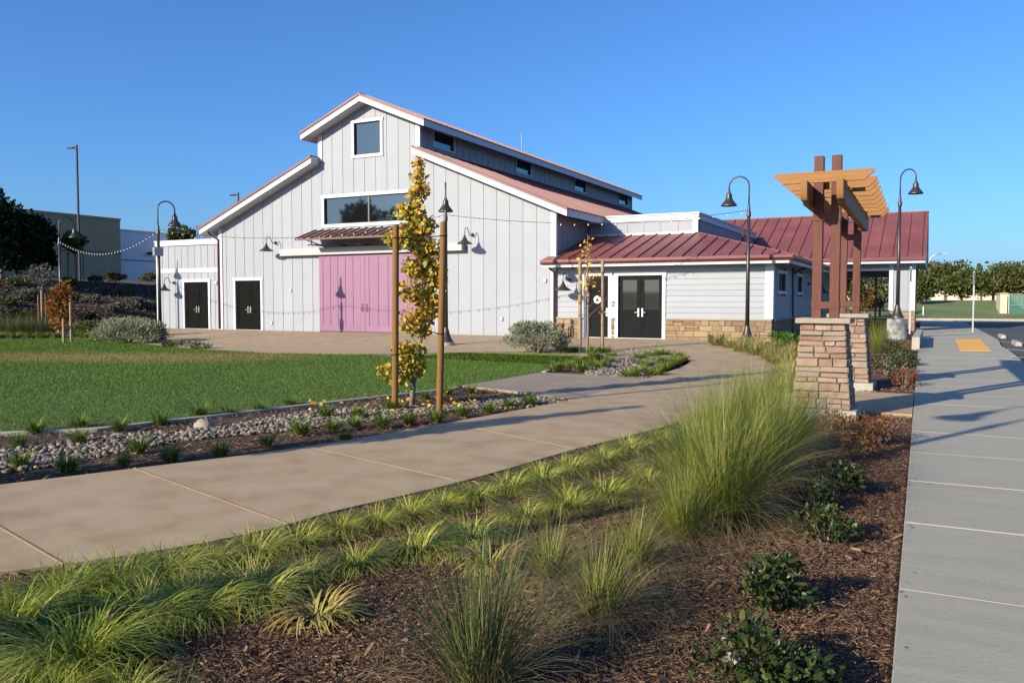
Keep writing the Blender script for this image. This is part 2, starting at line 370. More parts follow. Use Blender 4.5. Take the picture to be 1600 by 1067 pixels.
# near path: stations (far edge, near edge) at the wooden expansion joints
far_e = smooth_line([(-9.7, -1.6), (-8.25, 1.75)]+G2((0, 763), (210, 737), (480, 702), (700, 664), (800, 646), (895, 628)), 5)
near_e = smooth_line([(-7.3, -1.2), (-5.75, 1.6)]+G2((0, 903), (100, 890), (240, 869), (350, 849), (450, 826), (530, 803), (720, 758), (900, 706), (1000, 681), (1090, 655)), 5)
def nearest(line, q): return min(range(len(line)), key=lambda i: (line[i][0]-q[0])**2+(line[i][1]-q[1])**2)
joints = [(0, 0)]
for a, b in (((-60, 770), (100, 890)), ((210, 737), (450, 826)), ((480, 702), (720, 758)), ((700, 664), (900, 706)), ((895, 628), (1090, 655))):
    joints.append((nearest(far_e, gp(*a)), nearest(near_e, gp(*b))))
joints[-1] = (len(far_e)-1, len(near_e)-1)
def resample(pts, n):
    P = np.array(pts); d = np.concatenate([[0], np.cumsum(np.linalg.norm(np.diff(P, axis=0), axis=1))]); t = np.linspace(0, d[-1], n)
    return np.stack([np.interp(t, d, P[:, 0]), np.interp(t, d, P[:, 1])], 1)
def ruled_slab(name, A, B, off, mat_, parent, n=24, m=7, thick=.12):
    A, B = resample(A, n), resample(B, n); V = []
    for i in range(n):
        for j in range(m):
            x, y = A[i]+(B[i]-A[i])*j/(m-1); V.append((x, y, g(x, y)+off))
    Fs = [(i*m+j, (i+1)*m+j, (i+1)*m+j+1, i*m+j+1) for i in range(n-1) for j in range(m-1)]
    ring = [i*m for i in range(n)]+[(n-1)*m+j for j in range(1, m)]+[i*m+m-1 for i in range(n-2, -1, -1)]+[j for j in range(m-2, 0, -1)]
    b = len(V); V += [(V[k][0], V[k][1], V[k][2]-thick) for k in ring]; r = len(ring)
    Fs += [(ring[k], b+k, b+(k+1) % r, ring[(k+1) % r]) for k in range(r)]
    mb = MB(); mb.add(V, Fs); o = mb.build(name, mat_, parent)
    bm = bmesh.new(); bm.from_mesh(o.data); bmesh.ops.recalc_face_normals(bm, faces=bm.faces[:])
    if sum(f.normal.z for f in bm.faces) < 0: bmesh.ops.reverse_faces(bm, faces=bm.faces[:])
    bm.to_mesh(o.data); bm.free(); return o
path_root = struct(bpy.data.objects.new('concrete_path', None)); COL.objects.link(path_root)
for k in range(len(joints)-1):
    (a0, b0), (a1, b1) = joints[k], joints[k+1]
    ruled_slab('slab', near_e[b0:b1+1], far_e[a0:a1+1], .035, M['concrete_path'], path_root)
for a, b in joints[1:-1]:
    A, B = Vector(far_e[a]), Vector(near_e[b]); m_ = [(A.lerp(B, i/6)) for i in range(7)]
    ribbon('joint_strip', m_, .015, -.02, .040, M['wood_joint'], path_root)
# plaza and the far loop of the path
lawn_top = G2((905, 552), (870, 551), (790, 551.5), (700, 553), (560, 555.5), (420, 553), (330, 548), (250, 541.5), (190, 533), (120, 529), (0, 531))
island_edge = G2((905, 552), (950, 549.5), (1000, 547), (1050, 549.5), (1078, 558), (1075, 570), (1050, 581), (1012, 593))
island_edge = smooth_line(island_edge, 3)
loop_r = smooth_line(G2((1232, 596), (1229, 583), (1222, 572), (1200, 558), (1160, 546), (1112, 538.5)), 4)
plaza_pts = [near_e[-1], (-2.6, 12.75), (SWL(12.7)-.012, 12.7), (SWL(15.5)-.012, 15.5), (-2.3, 15.5)]+loop_r+[(-7.4, 30.25), (-9.0, 30.25), (-36.5, 30.25), (-37.6, 31.5), (-41.5, 31.0)]
plaza_pts += G2((108, 524.5))+lawn_top[::-1][1:-1]+island_edge+[far_e[-1]]
plaza = struct(sheet('plaza', plaza_pts, .035, M['concrete_path']))
branch_pts = [island_edge[-1], far_e[-1]]+G2((860, 621), (780, 611), (722, 604.5), (780, 595), (845, 583.5))
struct(sheet('branch_path', branch_pts, .031, M['concrete_branch'], parent=None))
# sawn control joints in the plaza
for (a, b) in (((-37, 27.6), (-10, 27.6)), ((-20.5, 30.2), (-20.5, 23.6)), ((-13.6, 30.2), (-13.6, 24.3)), ((-27.5, 30.2), (-27.5, 24.2)), ((-33.5, 30.2), (-33.5, 25.5)), ((-9.2, 30.2), (-7.6, 24.4)), ((-7.0, 21.2), (-3.2, 22.6)), ((-5.5, 15.6), (-2.3, 15.5))):
    A, B = Vector(a), Vector(b)
    ribbon('saw_joint', [A.lerp(B, i/10) for i in range(11)], .012, .0, .0375, M['mortar'], plaza)
# lawn
lawn_near = smooth_line(G2((905, 561), (880, 571), (845, 582.5), (780, 594), (722, 604), (700, 609), (600, 620.5), (500, 632), (400, 643.5), (320, 653), (230, 663), (150, 672), (60, 676), (0, 679)), 3)
lawn_pts = [p for p in lawn_top]+[(-34.5, 17), (-24, 3), (-13.5, 2.2), (-11.6, 4.6)]+lawn_near[::-1]
struct(sheet('lawn', lawn_pts, .025, M['lawn'], .05))
kerb_pts = lawn_near[:3*2+1]
struct(ribbon('kerb', kerb_pts, .10, -.05, .042, M['concrete_grey'], side=.7))
struct(ribbon('kerb', lawn_near[5*3-1:]+[(-11.4, 4.9), (-13.2, 2.4)], .10, -.05, .042, M['concrete_grey'], side=.7))
# pavement of concrete flags, each a slab
walk = struct(bpy.data.objects.new('sidewalk', None)); COL.objects.link(walk)
y = -4.2
rs = random.Random(5)
while y < 64:
    L_ = 1.524; y0, y1 = y+.004, y+L_-.004
    dz = rs.uniform(-.0015, .0015)
    if y0 < 30: r0, r1 = SWR(y0), SWR(y1)
    else: r0, r1 = SWR(y0)+.25*ss(30, 36, y0), SWR(y1)+.25*ss(30, 36, y1)
    z0, z1 = g(0, y0)+.04+dz, g(0, y1)+.04+dz
    l0, l1 = SWL(y0), SWL(y1)
    mb = MB(); e = .005
    mb.add([(l0,y0,z0-.25),(r0,y0,z0-.25),(r1,y1,z1-.25),(l1,y1,z1-.25),(l0,y0,z0-.008),(r0,y0,z0-.008),(r1,y1,z1-.008),(l1,y1,z1-.008),
            (l0+e,y0+e,z0),(r0-e,y0+e,z0),(r1-e,y1-e,z1),(l1+e,y1-e,z1)],
           [(0,1,5,4),(1,2,6,5),(2,3,7,6),(3,0,4,7),(4,5,9,8),(5,6,10,9),(6,7,11,10),(7,4,8,11),(8,9,10,11)])
    mb.build('slab', M['concrete_walk'], walk); y += L_
# car park, kerb, verge and fields to the right
struct(sheet('car_park', [(SWR(-5)+.15, -5), (60, -5), (60, 68.5), (2.0, 68.5), (SWR(36)+.28, 40), (SWR(30)+.03, 30)], .006 - .13, M['asphalt'], .1, 4)) if False else None
def flat(name, pts, z, mat_, parent=None):
    mb = MB(); mb.add([(p[0], p[1], z) for p in pts], [tuple(range(len(pts)))]); return mb.build(name, mat_, parent)
cp = struct(flat('car_park', [(2.34, -5), (90, -5), (90, 68.3), (1.2, 68.3), (1.7, 64), (1.95, 46), (2.10, 34), (2.0, 30)], .135, M['asphalt']))
def on_plane(px, py, z): d = _ray(px, py); t = (z-CAM[2])/d[2]; return (d[0]*t, d[1]*t)
for a, b in (((1553, 543.5), (1640, 551)), ((1578, 557), (1640, 562)), ((1545, 533), (1640, 538))):
    A, B = Vector(on_plane(*a, .14)), Vector(on_plane(*b, .14)); n_ = (B-A).normalized(); n_ = Vector((-n_.y, n_.x))*.055
    struct(flat('parking_line', [A-n_, B-n_, B+n_, A+n_], .14, M['line_paint']))
struct(MB().box(-3.0, 90, 68.3, 68.55, -.1, .29).build('kerb', M['concrete_grey']))
def bank(y): return .25+1.35*ss(70, 92, y)
mbv = MB(); xs_ = list(range(-30, 121, 6)); ys2 = [68.55, 71, 74, 77, 80, 83, 86, 89, 92, 98, 104]
mbv.add([(x, yy, bank(yy)) for yy in ys2 for x in xs_], [(j*len(xs_)+i, j*len(xs_)+i+1, (j+1)*len(xs_)+i+1, (j+1)*len(xs_)+i) for j in range(len(ys2)-1) for i in range(len(xs_)-1)])
struct(mbv.build('verge', M['verge'], smooth=True))
struct(flat('field', [(-200, 104), (400, 104), (700, 900), (-300, 900)], 1.55, M['field']))
# yellow tactile pad with rows of domes
tp = [on_plane(q[0], q[1], .17) for q in ((1493, 530), (1532, 529.5), (1549, 547.5), (1500, 547))]
mb = MB(); mb.add([(p[0], p[1], .166) for p in tp]+[(p[0], p[1], .15) for p in tp], [(3,2,1,0),(0,1,5,4),(1,2,6,5),(2,3,7,6),(3,0,4,7)])
A, B, Cc, D = [Vector(p) for p in tp]
for i in range(9):
    for j in range(16):
        u, v = (i+.5)/9, (j+.5)/16; p = A.lerp(B, u).lerp(D.lerp(Cc, u), v)
        mb.lathe([(.028, .0), (.018, .006)], (p.x, p.y, .166), 6)
tag(mb.build('tactile_pad', M['tactile']), 'yellow tactile warning pad set in the sidewalk ramp', 'tactile pad')

# ------------------------------------------------------------------ the barn with its wings
F = 30.3; XL, XR, XC = -31.9, -13.55, -22.73; YB = 58.6; MXL, MXR = -25.48, -19.98
barn = thing('event_barn', 'large pale grey barn with purple sliding doors, red metal roofs and low side wings', 'barn', (XC, F, PAD))
SLOPE = .4167
def top_of(x):
    """underside of the roof along the gable"""
    if MXL <= x <= MXR: return 10.36-SLOPE*abs(x-XC)
    d = abs(x-XC)-(MXR-MXL)/2
    return 7.86-SLOPE*d
def siding(root, name, x0, x1, z0, topf, opens, step=.61, breaks=(), thick=.02, fm=None, start=None):
    """board-and-batten wall in a frame: fm(u, v, d) -> world; u along, v up, d outward"""
    core = MB(); wall = MB()
    bx = [x0]; k = start if start is not None else x0+step
    while k < x1-.05: bx.append(k); k += step
    bx.append(x1); battens = bx[1:-1]
    xs = sorted(set([round(b, 4) for b in bx]+[round(b, 4) for b in breaks if x0 < b < x1]+[round(o_[i], 4) for o_ in opens for i in (0, 1) if x0 < o_[i] < x1]))
    eps = 1e-3
    # backing wall, set back behind the boards
    cx = [x0]+[b for b in sorted(breaks) if x0 < b < x1]+[x1]
    for a, b in zip(cx[:-1], cx[1:]):
        P = [fm(a, z0, -.11), fm(b, z0, -.11), fm(b, topf(b-eps), -.11), fm(a, topf(a+eps), -.11)]
        d = Vector(fm(a, z0, -.31))-Vector(fm(a, z0, -.11)); wall.prism(P, d)
    w_ = wall.build('wall', M['siding'], root)
    for a, b in zip(xs[:-1], xs[1:]):
        if b-a < .01: continue
        iv = [(z0, None)]
        cut = sorted([(o_[2], o_[3]) for o_ in opens if o_[0] <= a+eps and o_[1] >= b-eps])
        lo = z0; segs = []
        for c0, c1 in cut:
            if c0 > lo+.01: segs.append((lo, c0))
            lo = max(lo, c1)
        segs.append((lo, None))
        for s0, s1 in segs:
            ta, tb = (s1, s1) if s1 is not None else (topf(a+eps), topf(b-eps))
            if min(ta, tb) <= s0+.02: continue
            P = [fm(a+.001, s0, -.12), fm(b-.001, s0, -.12), fm(b-.001, tb, -.12), fm(a+.001, ta, -.12)]
            d = Vector(fm(a, s0, 0))-Vector(fm(a, s0, -.12))
            MB().prism(P, d).build('siding_board', M['siding'], w_)
    for k in battens:
        cut = sorted([(o_[2], o_[3]) for o_ in opens if o_[0]-.02 < k < o_[1]+.02]); lo = z0; segs = []
        for c0, c1 in cut:
            if c0 > lo+.01: segs.append((lo, c0))
            lo = max(lo, c1)
        segs.append((lo, topf(k)))
        for s0, s1 in segs:
            if s1-s0 < .05: continue
            P = [fm(k-.024, s0, -.01), fm(k+.024, s0, -.01), fm(k+.024, s1-.004, -.01), fm(k-.024, s1-.004, -.01)]
            d = Vector(fm(k, s0, .017))-Vector(fm(k, s0, -.01))
            MB().prism(P, d).build('batten', M['siding'], w_)
    return w_
fm_front = lambda u, v, d: (u, F-d, v)
def frame_box(mb, fm, u0, u1, v0, v1, wd, d0, d1, top=None, bottom=True, mi=0):
    """trim round an opening; butt joints"""
    tw = top or wd
    def bx(a, b, c, d): mb.prism([fm(a, c, d0), fm(b, c, d0), fm(b, d, d0), fm(a, d, d0)], Vector(fm(a, c, d1))-Vector(fm(a, c, d0)), mi)
    bx(u0-wd-.03, u1+wd+.03, v1, v1+tw)
    bx(u0-wd, u0, v0, v1-.0005); bx(u1, u1+wd, v0, v1-.0005)
    if bottom: bx(u0-wd-.03, u1+wd+.03, v0-wd, v0-.0005)
def window(root, fm, u0, u1, v0, v1, wd=.12, mull=(), name='window', glass='glass'):
    mb = MB(); frame_box(mb, fm, u0, u1, v0, v1, wd, -.02, .05)
    wn = mb.build(name, M['trim'], root)
    p = MB(); p.prism([fm(u0, v0, -.095), fm(u1, v0, -.095), fm(u1, v1, -.095), fm(u0, v1, -.095)], Vector(fm(0, 0, -.07))-Vector(fm(0, 0, -.095)))
    p.build('pane', M[glass], wn)
    s = MB(); bw = .035
    for a, b, c, d in ((u0, u1, v0, v0+bw), (u0, u1, v1-bw, v1), (u0, u0+bw, v0+bw, v1-bw), (u1-bw, u1, v0+bw, v1-bw)):
        s.prism([fm(a, c, -.069), fm(b, c, -.069), fm(b, d, -.069), fm(a, d, -.069)], Vector(fm(0, 0, -.03))-Vector(fm(0, 0, -.069)))
    for m_ in mull: s.prism([fm(m_-.04, v0+bw, -.069), fm(m_+.04, v0+bw, -.069), fm(m_+.04, v1-bw, -.069), fm(m_-.04, v1-bw, -.069)], Vector(fm(0, 0, -.03))-Vector(fm(0, 0, -.069)))
    s.build('sash', M['lamp_metal'], wn)
    return wn
def lever(mb, fm, u, v, s):
    """door plate with a lever"""
    mb.prism([fm(u-.03, v-.16, .0), fm(u+.03, v-.16, .0), fm(u+.03, v+.16, .0), fm(u-.03, v+.16, .0)], Vector(fm(0, 0, .015))-Vector(fm(0, 0, 0)))
    mb.tube([fm(u, v, .01), fm(u, v, .06), fm(u+s*.14, v-.005, .06)], .016, 6)
def double_door(root, fm, u0, u1, v0, v1, mat_, glazed=False, single=False, trim=.13, hinge=1):
    mb = MB(); frame_box(mb, fm, u0, u1, v0, v1, trim, -.02, .045, top=trim+.02, bottom=False)
    mb.build('door_frame', M['trim'], root)
    mid = (u0+u1)/2
    leaves = [(u0+.01, u1-.01, hinge)] if single else [(u0+.01, mid-.004, 1), (mid+.004, u1-.01, -1)]
    out = []
    for a, b, s in leaves:
        D_ = MB(); d0, d1 = -.10, -.055
        def bx(p, q, r, t, e0, e1, m=D_): m.prism([fm(p, r, e0), fm(q, r, e0), fm(q, t, e0), fm(p, t, e0)], Vector(fm(0, 0, e1))-Vector(fm(0, 0, e0)))
        st = .14; zb, zm, zt = v0+.03, v0+1.05, v1-.01
        low = v0+.36
        bx(a, a+st, zb, zt, d0, d1); bx(b-st, b, zb, zt, d0, d1)
        bx(a+st, b-st, zb, low, d0, d1); bx(a+st, b-st, zm-.09, zm+.06, d0, d1); bx(a+st, b-st, zt-.16, zt, d0, d1)
        bx(a+st, b-st, low, zm-.09, d0, d1-.018)
        if not glazed: bx(a+st, b-st, zm+.06, zt-.16, d0, d1-.018)
        dd = D_.build('door', mat_, root)
        if glazed:
            pn = MB(); bx(a+st, b-st, zm+.06, zt-.16, d0, d1-.02, pn); pn.build('pane', M['door_glass'], dd)
        # bright lines of the kick rail and lock rail
        hs = MB(); u = b-.075 if s == 1 else a+.075
        fmh = lambda x_, z_, e: fm(x_, z_, e+d1)
        lever(hs, fmh, u, v0+1.0, -s if not single else -s); hs.build('handle', M['steel'], dd)
        hg = MB()
        for zz in (v0+.3, v0+1.2, v1-.35):
            uu = a if s == 1 else b
            hg.prism([fm(uu-.012, zz-.06, d1), fm(uu+.012, zz-.06, d1), fm(uu+.012, zz+.06, d1), fm(uu-.012, zz+.06, d1)], Vector(fm(0, 0, d1+.012))-Vector(fm(0, 0, d1)))
        hg.build('hinge', M['steel'], dd)
        out.append(dd)
    th = MB(); th.prism([fm(u0, v0, -.11), fm(u1, v0, -.11), fm(u1, v0+.025, -.11), fm(u0, v0+.025, -.11)], Vector(fm(0, 0, .04))-Vector(fm(0, 0, -.11)))
    th.build('threshold', M['galv'], root)
    return out
base = PAD+.03
UW = (-23.47, -22.02, 8.13, 9.56); WW = (-25.22, -20.24, 5.10, 6.30); D1 = (-30.86, -29.2, base, 2.58)
PD = (-25.45, -20.05, base, 3.66)
opens = [UW, WW, D1, PD]
siding(barn, 'front', XL, XR, base, top_of, opens, .61, (MXL, MXR, XC), fm=fm_front, start=XL+.42)
MB().box(XL+.2, XR-.2, F+.4, YB, PAD-.1, 5.1).build('wall', M['siding'], barn)
MB().box(MXL+.12, MXR-.12, F+.4, YB, 5.05, 9.0).build('wall', M['siding'], barn)
# corner boards
for x in (XL, XR): box('corner_board', M['trim'], barn, x-.06 if x == XL else x-.19, x+.19 if x == XL else x+.06, F-.045, F+.12, base, top_of(x)-.01)
for x, s in ((MXL, 1), (MXR, -1)): box('corner_board', M['trim'], barn, min(x-s*.05, x+s*.17), max(x-s*.05, x+s*.17), F-.045, F+.12, 8.02, 9.22)
window(barn, fm_front, *UW, wd=.13)
window(barn, fm_front, *WW, wd=.15, mull=((WW[0]+WW[1])/2,))
double_door(barn, fm_front, *D1, M['black_door'])
# purple sliding doors: boarded leaves hung from a track
seam = -22.86
for a, b in ((PD[0]-.02, seam-.008), (seam+.008, PD[1]+.25)):
    mb = MB().box(a, b, F-.10, F-.04, base+.05, 3.66)
    sd = mb.build('sliding_door', M['purple'], barn)
    st = .22
    for p, q, r, t in ((a, a+st, base+.05, 3.655), (b-st, b, base+.05, 3.655), (a+st, b-st, base+.05, base+.30), (a+st, b-st, 3.655-.10, 3.655)):
        MB().box(p, q, F-.128, F-.1005, r, t).build('rail', M['purple'], sd)
    n = 5; wd = (b-a-2*st)/n
    for i in range(n):
        MB().box(a+st+i*wd+.014, a+st+(i+1)*wd-.014, F-.118, F-.1005, base+.30, 3.555).build('board', M['purple'], sd)
    hx = b-.11 if a < seam-1 else a+.11
    MB().tube([(hx, F-.125, 1.12), (hx, F-.19, 1.14), (hx, F-.20, 1.28), (hx, F-.19, 1.42), (hx, F-.125, 1.44)], .016, 6).build('handle', M['lamp_metal'], sd, smooth=True)
box('threshold', M['lamp_metal'], barn, PD[0]-.02, PD[1]+.27, F-.14, F-.02, base-.01, base+.045)
box('track_box', M['cream'], barn, -27.75, -17.7, F-.30, F-.03, 3.70, 4.03, bevel=.01)
# brown awning over the doors
aw = MB(); AX0, AX1, AY = -25.75, -19.7, F-1.45
zb_, zf_ = 4.86, 4.36
aw.prism([(AX0, F-.03, zb_), (AX0, AY, zf_), (AX0, AY, zf_-.07), (AX0, F-.03, zb_-.07)], (AX1-AX0, 0, 0))
awn = aw.build('awning', M['awning_brown'], barn)
k = AX0+.02
while k < AX1:
    MB().prism([(k-.02, F-.03, zb_+.001), (k-.02, AY, zf_+.001), (k-.02, AY, zf_+.045), (k-.02, F-.03, zb_+.045)], (.04, 0, 0)).build('rib', M['awning_brown'], awn); k += .42
for i in range(5):
    x = AX0+.5+i*(AX1-AX0-1)/4
    MB().tube([(x, F-.02, 4.10), (x, AY+.15, 4.33)], .025, 6).tube([(x, F-.9, 4.12), (x, F-.9, 4.5)], .02, 6).tube([(x, F-.02, 4.12), (x, F-.9, 4.12)], .025, 6).build('bracket', M['awning_brown'], awn)
MB().tube([(AX0+.3, F-.9, 4.12), (AX1-.3, F-.9, 4.12)], .025, 6).build('bracket_rail', M['awning_brown'], awn)

# roofs -------------------------------------------------------------
def clip_strip(poly, s0, s1):
    def clip(P, a, sgn):
        out = []
        for i in range(len(P)):
            p, q = P[i], P[(i+1) % len(P)]; dp, dq = sgn*(p[0]-a), sgn*(q[0]-a)
            if dp >= 0: out.append(p)
            if (dp > 0 and dq < 0) or (dp < 0 and dq > 0):
                t = dp/(dp-dq); out.append((p[0]+(q[0]-p[0])*t, p[1]+(q[1]-p[1])*t))
        return out
    P = clip(poly, s0, 1); return clip(P, s1, -1) if len(P) > 2 else []
def roof_plane(part, pts, mat_, step=.46, seam_h=.045, seam_w=.028, th=.025, start=None):
    """standing-seam sheet: pts[0]->pts[1] is the eave; each pan and each seam is a piece"""
    P = [Vector(p) for p in pts]; u = (P[1]-P[0]).normalized()
    nrm = u.cross(P[2]-P[0]).normalized(); nrm = nrm if nrm.z > 0 else -nrm
    v = nrm.cross(u); v = v if v.z > 0 else -v
    uv = [((p-P[0]).dot(u), (p-P[0]).dot(v)) for p in P]
    L_ = max(q[0] for q in uv); s = min(q[0] for q in uv); s1 = s+(start or step)
    to3 = lambda q, h=0: P[0]+u*q[0]+v*q[1]+nrm*h
    while s < L_-1e-3:
        e = min(s1, L_); q = clip_strip(uv, s+.001, e-.001)
        if len(q) > 2: MB().prism([to3(a) for a in q], nrm*th).build('roof_pan', mat_, part)
        if e < L_-.02:
            q = clip_strip(uv, e-seam_w/2, e+seam_w/2)
            if len(q) > 2: MB().prism([to3(a, th+.0008) for a in q], nrm*seam_h).build('seam', mat_, part)
        s = e; s1 = s+step
RY0, RY1 = F-.62, YB+.4
def roof_slab(name, x_e, z_e, x_t, z_t, pans=True, th=.30):
    """sloping deck from eave (x_e) to top (x_t); z are of the upper surface"""
    d = MB().prism([(x_e, RY0+.02, z_e), (x_t, RY0+.02, z_t), (x_t, RY0+.02, z_t-th), (x_e, RY0+.02, z_e-th)], (0, RY1-RY0-.04, 0))
    part = d.build(name, M['trim'], barn)
    s = 1 if x_t > x_e else -1
    sl_ = (z_t-z_e)/(x_t-x_e)
    xe2, ze2 = x_e-s*.04, z_e-s*.04*sl_
    if pans: roof_plane(part, [(xe2, RY0-.02, ze2+.004), (xe2, RY1+.02, ze2+.004), (x_t, RY1+.02, z_t+.004), (x_t, RY0-.02, z_t+.004)], M['barn_roof_red'], .46)
    else: MB().prism([(xe2, RY0-.02, ze2+.004), (x_t, RY0-.02, z_t+.004), (x_t, RY0-.02, z_t+.05), (xe2, RY0-.02, ze2+.05)], (0, RY1-RY0+.04, 0)).build('roof_sheet', M['barn_roof_red'], part)
    # red drip edge along the rake
    MB().prism([(xe2, RY0-.03, ze2-.06), (x_t, RY0-.03, z_t-.06), (x_t, RY0-.03, z_t+.035), (xe2, RY0-.03, ze2+.035)], (0, .048, 0)).build('rake_trim', M['barn_roof_red'], part)
    return part
APEX = 10.36+.30
hw = 3.36
zE = APEX-SLOPE*hw
roof_slab('monitor_roof', XC+hw, zE, XC, APEX)
roof_slab('monitor_roof', XC-hw, zE, XC, APEX, pans=False)
MB().prism([(XC-.13, RY0-.035, APEX-.03), (XC, RY0-.035, APEX+.062), (XC+.13, RY0-.035, APEX-.03), (XC, RY0-.035, APEX-.005)], (0, RY1-RY0+.07, 0)).build('ridge_cap', M['barn_roof_red'], barn)
zT = 7.86+.31; ew = (XR-XC)+.75
zLE = zT-SLOPE*(ew-(MXR-MXL)/2)
roof_slab('aisle_roof', XC+ew, zLE, MXR+.001, zT)
roof_slab('aisle_roof', XC-ew, zLE, MXL-.001, zT, pans=False)
# clerestory wall with its windows, facing right
fm_cl = lambda u, v, d: (MXR-.02+d, u, v)
clw = [(31.45, 33.2, 8.46, 9.12), (39.6, 41.4, 8.46, 9.12), (47.6, 49.5, 8.46, 9.12), (55.6, 57.5, 8.46, 9.12)]
siding(barn, 'clerestory', F+.13, YB, 8.0, lambda u: 9.22, clw, .61, fm=fm_cl)
for q in clw: window(barn, fm_cl, *q, wd=.07, glass='teal_glass')
fm_sd = lambda u, v, d: (XR+d-.02, u, v)
siding(barn, 'aisle_side', F+.13, 46, 2.8, lambda u: 5.02, [], .61, fm=fm_sd)
# dish aerial on the ridge
da = at_depth(883, 244, 48.0); 
ant = MB(); zr = APEX+.05
ax_, ay_ = XC+.3, 45.2
ant.tube([(ax_, ay_, APEX-.1), (ax_, ay_, APEX+1.0)], .035, 8).build('mast', M['galv'], barn)
MB().lathe([(.02, 0), (.20, .03), (.30, .12), (.31, .15)], (0, 0, 0), 16, cap=False).build('dish', M['white_sign'], barn)
dsh = bpy.data.objects['dish']; dsh.location = (ax_-XC-.1, ay_-F-.1, APEX+.85-PAD); dsh.rotation_euler = (R(80), 0, R(-20))

# left flat-roofed wing ------------------------------------------------
WX0, WX1 = -36.4, XL-.065
D2 = (-34.42, -32.72, base, 2.54)
siding(barn, 'left_wing', WX0, WX1, base, lambda x: 4.42, [D2, (WX0-1, WX1+1, 3.03, 3.24)], .47, fm=fm_front, start=WX0+.35)
box('band', M['trim'], barn, WX0+.17, WX1, F-.035, F+.05, 3.032, 3.238)
box('parapet_cap', M['trim'], barn, WX0-.10, WX1-.001, F-.075, F+.3, 4.42, 4.64, bevel=.01)
box('coping', M['trim'], barn, WX0-.13, WX1-.001, F-.105, F+.32, 4.641, 4.70, bevel=.008)
box('corner_board', M['trim'], barn, WX0-.05, WX0+.168, F-.045, F+.12, base, 4.419)
MB().box(WX0+.02, WX1+.3, F+.35, F+12, PAD-.1, 4.3).build('wall', M['siding'], barn)
double_door(barn, fm_front, *D2, M['black_door'])
# downspouts
MB().tube([(XL-.45, F-.30, 5.02), (XL-.40, F-.22, 4.88), (XL-.02, F-.09, 4.62), (XL-.02, F-.09, 4.4), (XL-.02, F-.09, base+.05)], .045, 8).build('downspout', M['gutter_red'], barn, smooth=True)
MB().tube([(XR-.1, F-.55, 3.02), (XR-.08, F-.3, 2.86), (XR+.02, F-.12, 2.72), (XR+.02, F-.12, base+.03)], .045, 8).build('downspout', M['gutter_red'], barn, smooth=True)
# small outlets on the wall
for x, z in ((-27.3, 2.08), (-28.5, .52), (-15.95, .85), (-28.6, 3.3)):
    if z < 3: box('outlet_box', M['galv'], barn, x-.05, x+.05, F-.06, F-.018, z-.08, z+.08, bevel=.01)
box('outlet_box', M['galv'], barn, XL-.32, XL-.14, F-.10, F-.018, 2.42, 2.58, bevel=.02)
box('outlet_box', M['galv'], barn, XR-.50, XR-.36, F-.06, F-.018, 2.32, 2.48, bevel=.02)

# right entrance wing ---------------------------------------------------
SX = -5.12; EY = 29.6; EX = -4.42; PY, PX = 33.9, -8.75
MB().box(XR+.12, SX-.16, F+.16, 44.2, PAD-.1, 2.95).build('wall', M['siding'], barn)
def lap_siding(u0, u1, v0, v1, fm, opens, h=.21):
    w_ = MB(); w_.prism([fm(u0, v0, -.12), fm(u1, v0, -.12), fm(u1, v1, -.12), fm(u0, v1, -.12)], Vector(fm(0, 0, -.10))-Vector(fm(0, 0, -.12)))
    w_ = w_.build('wall', M['siding'], barn); z = v0
    while z < v1-.01:
        zt = min(z+h, v1); xs = [u0, u1]
        cut = sorted([(o_[0], o_[1]) for o_ in opens if o_[2] < z+.02 and o_[3] > zt-.02]); lo = u0; segs = []
        for c0, c1 in cut:
            if c0 > lo+.01: segs.append((lo, c0))
            lo = max(lo, c1)
        if lo < u1-.01: segs.append((lo, u1))
        for a, b in segs:
            V = [fm(a, z, -.099), fm(a, z, .012), fm(a, zt-.002, -.012), fm(a, zt-.002, -.099)]
            d = Vector(fm(b, 0, 0))-Vector(fm(a, 0, 0)); MB().prism(V, d).build('lap_board', M['siding'], w_)
        z += h
def stone_wall(u0, u1, v0, v1, fm, opens, seed, mat_='stone_warm', lo_w=.22, hi_w=.55):
    r = random.Random(seed); w_ = MB()
    segs = []; lo = u0
    for c0, c1 in sorted((o_[0], o_[1]) for o_ in opens):
        if c0 > lo+.02: segs.append((lo, c0))
        lo = max(lo, c1)
    if lo < u1-.02: segs.append((lo, u1))
    rows = [v0]; 
    while rows[-1] < v1-.02:
        h = r.choice((.13, .17, .21)); 
        if rows[-1]+h > v1-.10: h = v1-rows[-1]
        rows.append(rows[-1]+h)
    for a, b in segs:
        w_ = MB().prism([fm(a, v0, -.10), fm(b, v0, -.10), fm(b, v1, -.10), fm(a, v1, -.10)], Vector(fm(0, 0, .03))-Vector(fm(0, 0, -.10))).build('stone_base', M['mortar'], barn)
        for z0, z1 in zip(rows[:-1], rows[1:]):
            x = a
            while x < b-.01:
                ww = r.uniform(lo_w, hi_w)
                if x+ww > b-.12: ww = b-x
                halves = [(z0, z1)] if r.random() > .28 or z1-z0 < .16 else [(z0, (z0+z1)/2), ((z0+z1)/2, z1)]
                for q0, q1 in halves:
                    stone_block(w_, fm, x, x+ww, q0, q1, r, mat_)
                x += ww
    for a, b in segs: MB().prism([fm(a, v1, -.05), fm(b, v1, -.05), fm(b, v1+.06, -.05), fm(a, v1+.06, -.05)], Vector(fm(0, 0, .10))-Vector(fm(0, 0, -.05))).build('ledge', M['cap_stone'], barn)
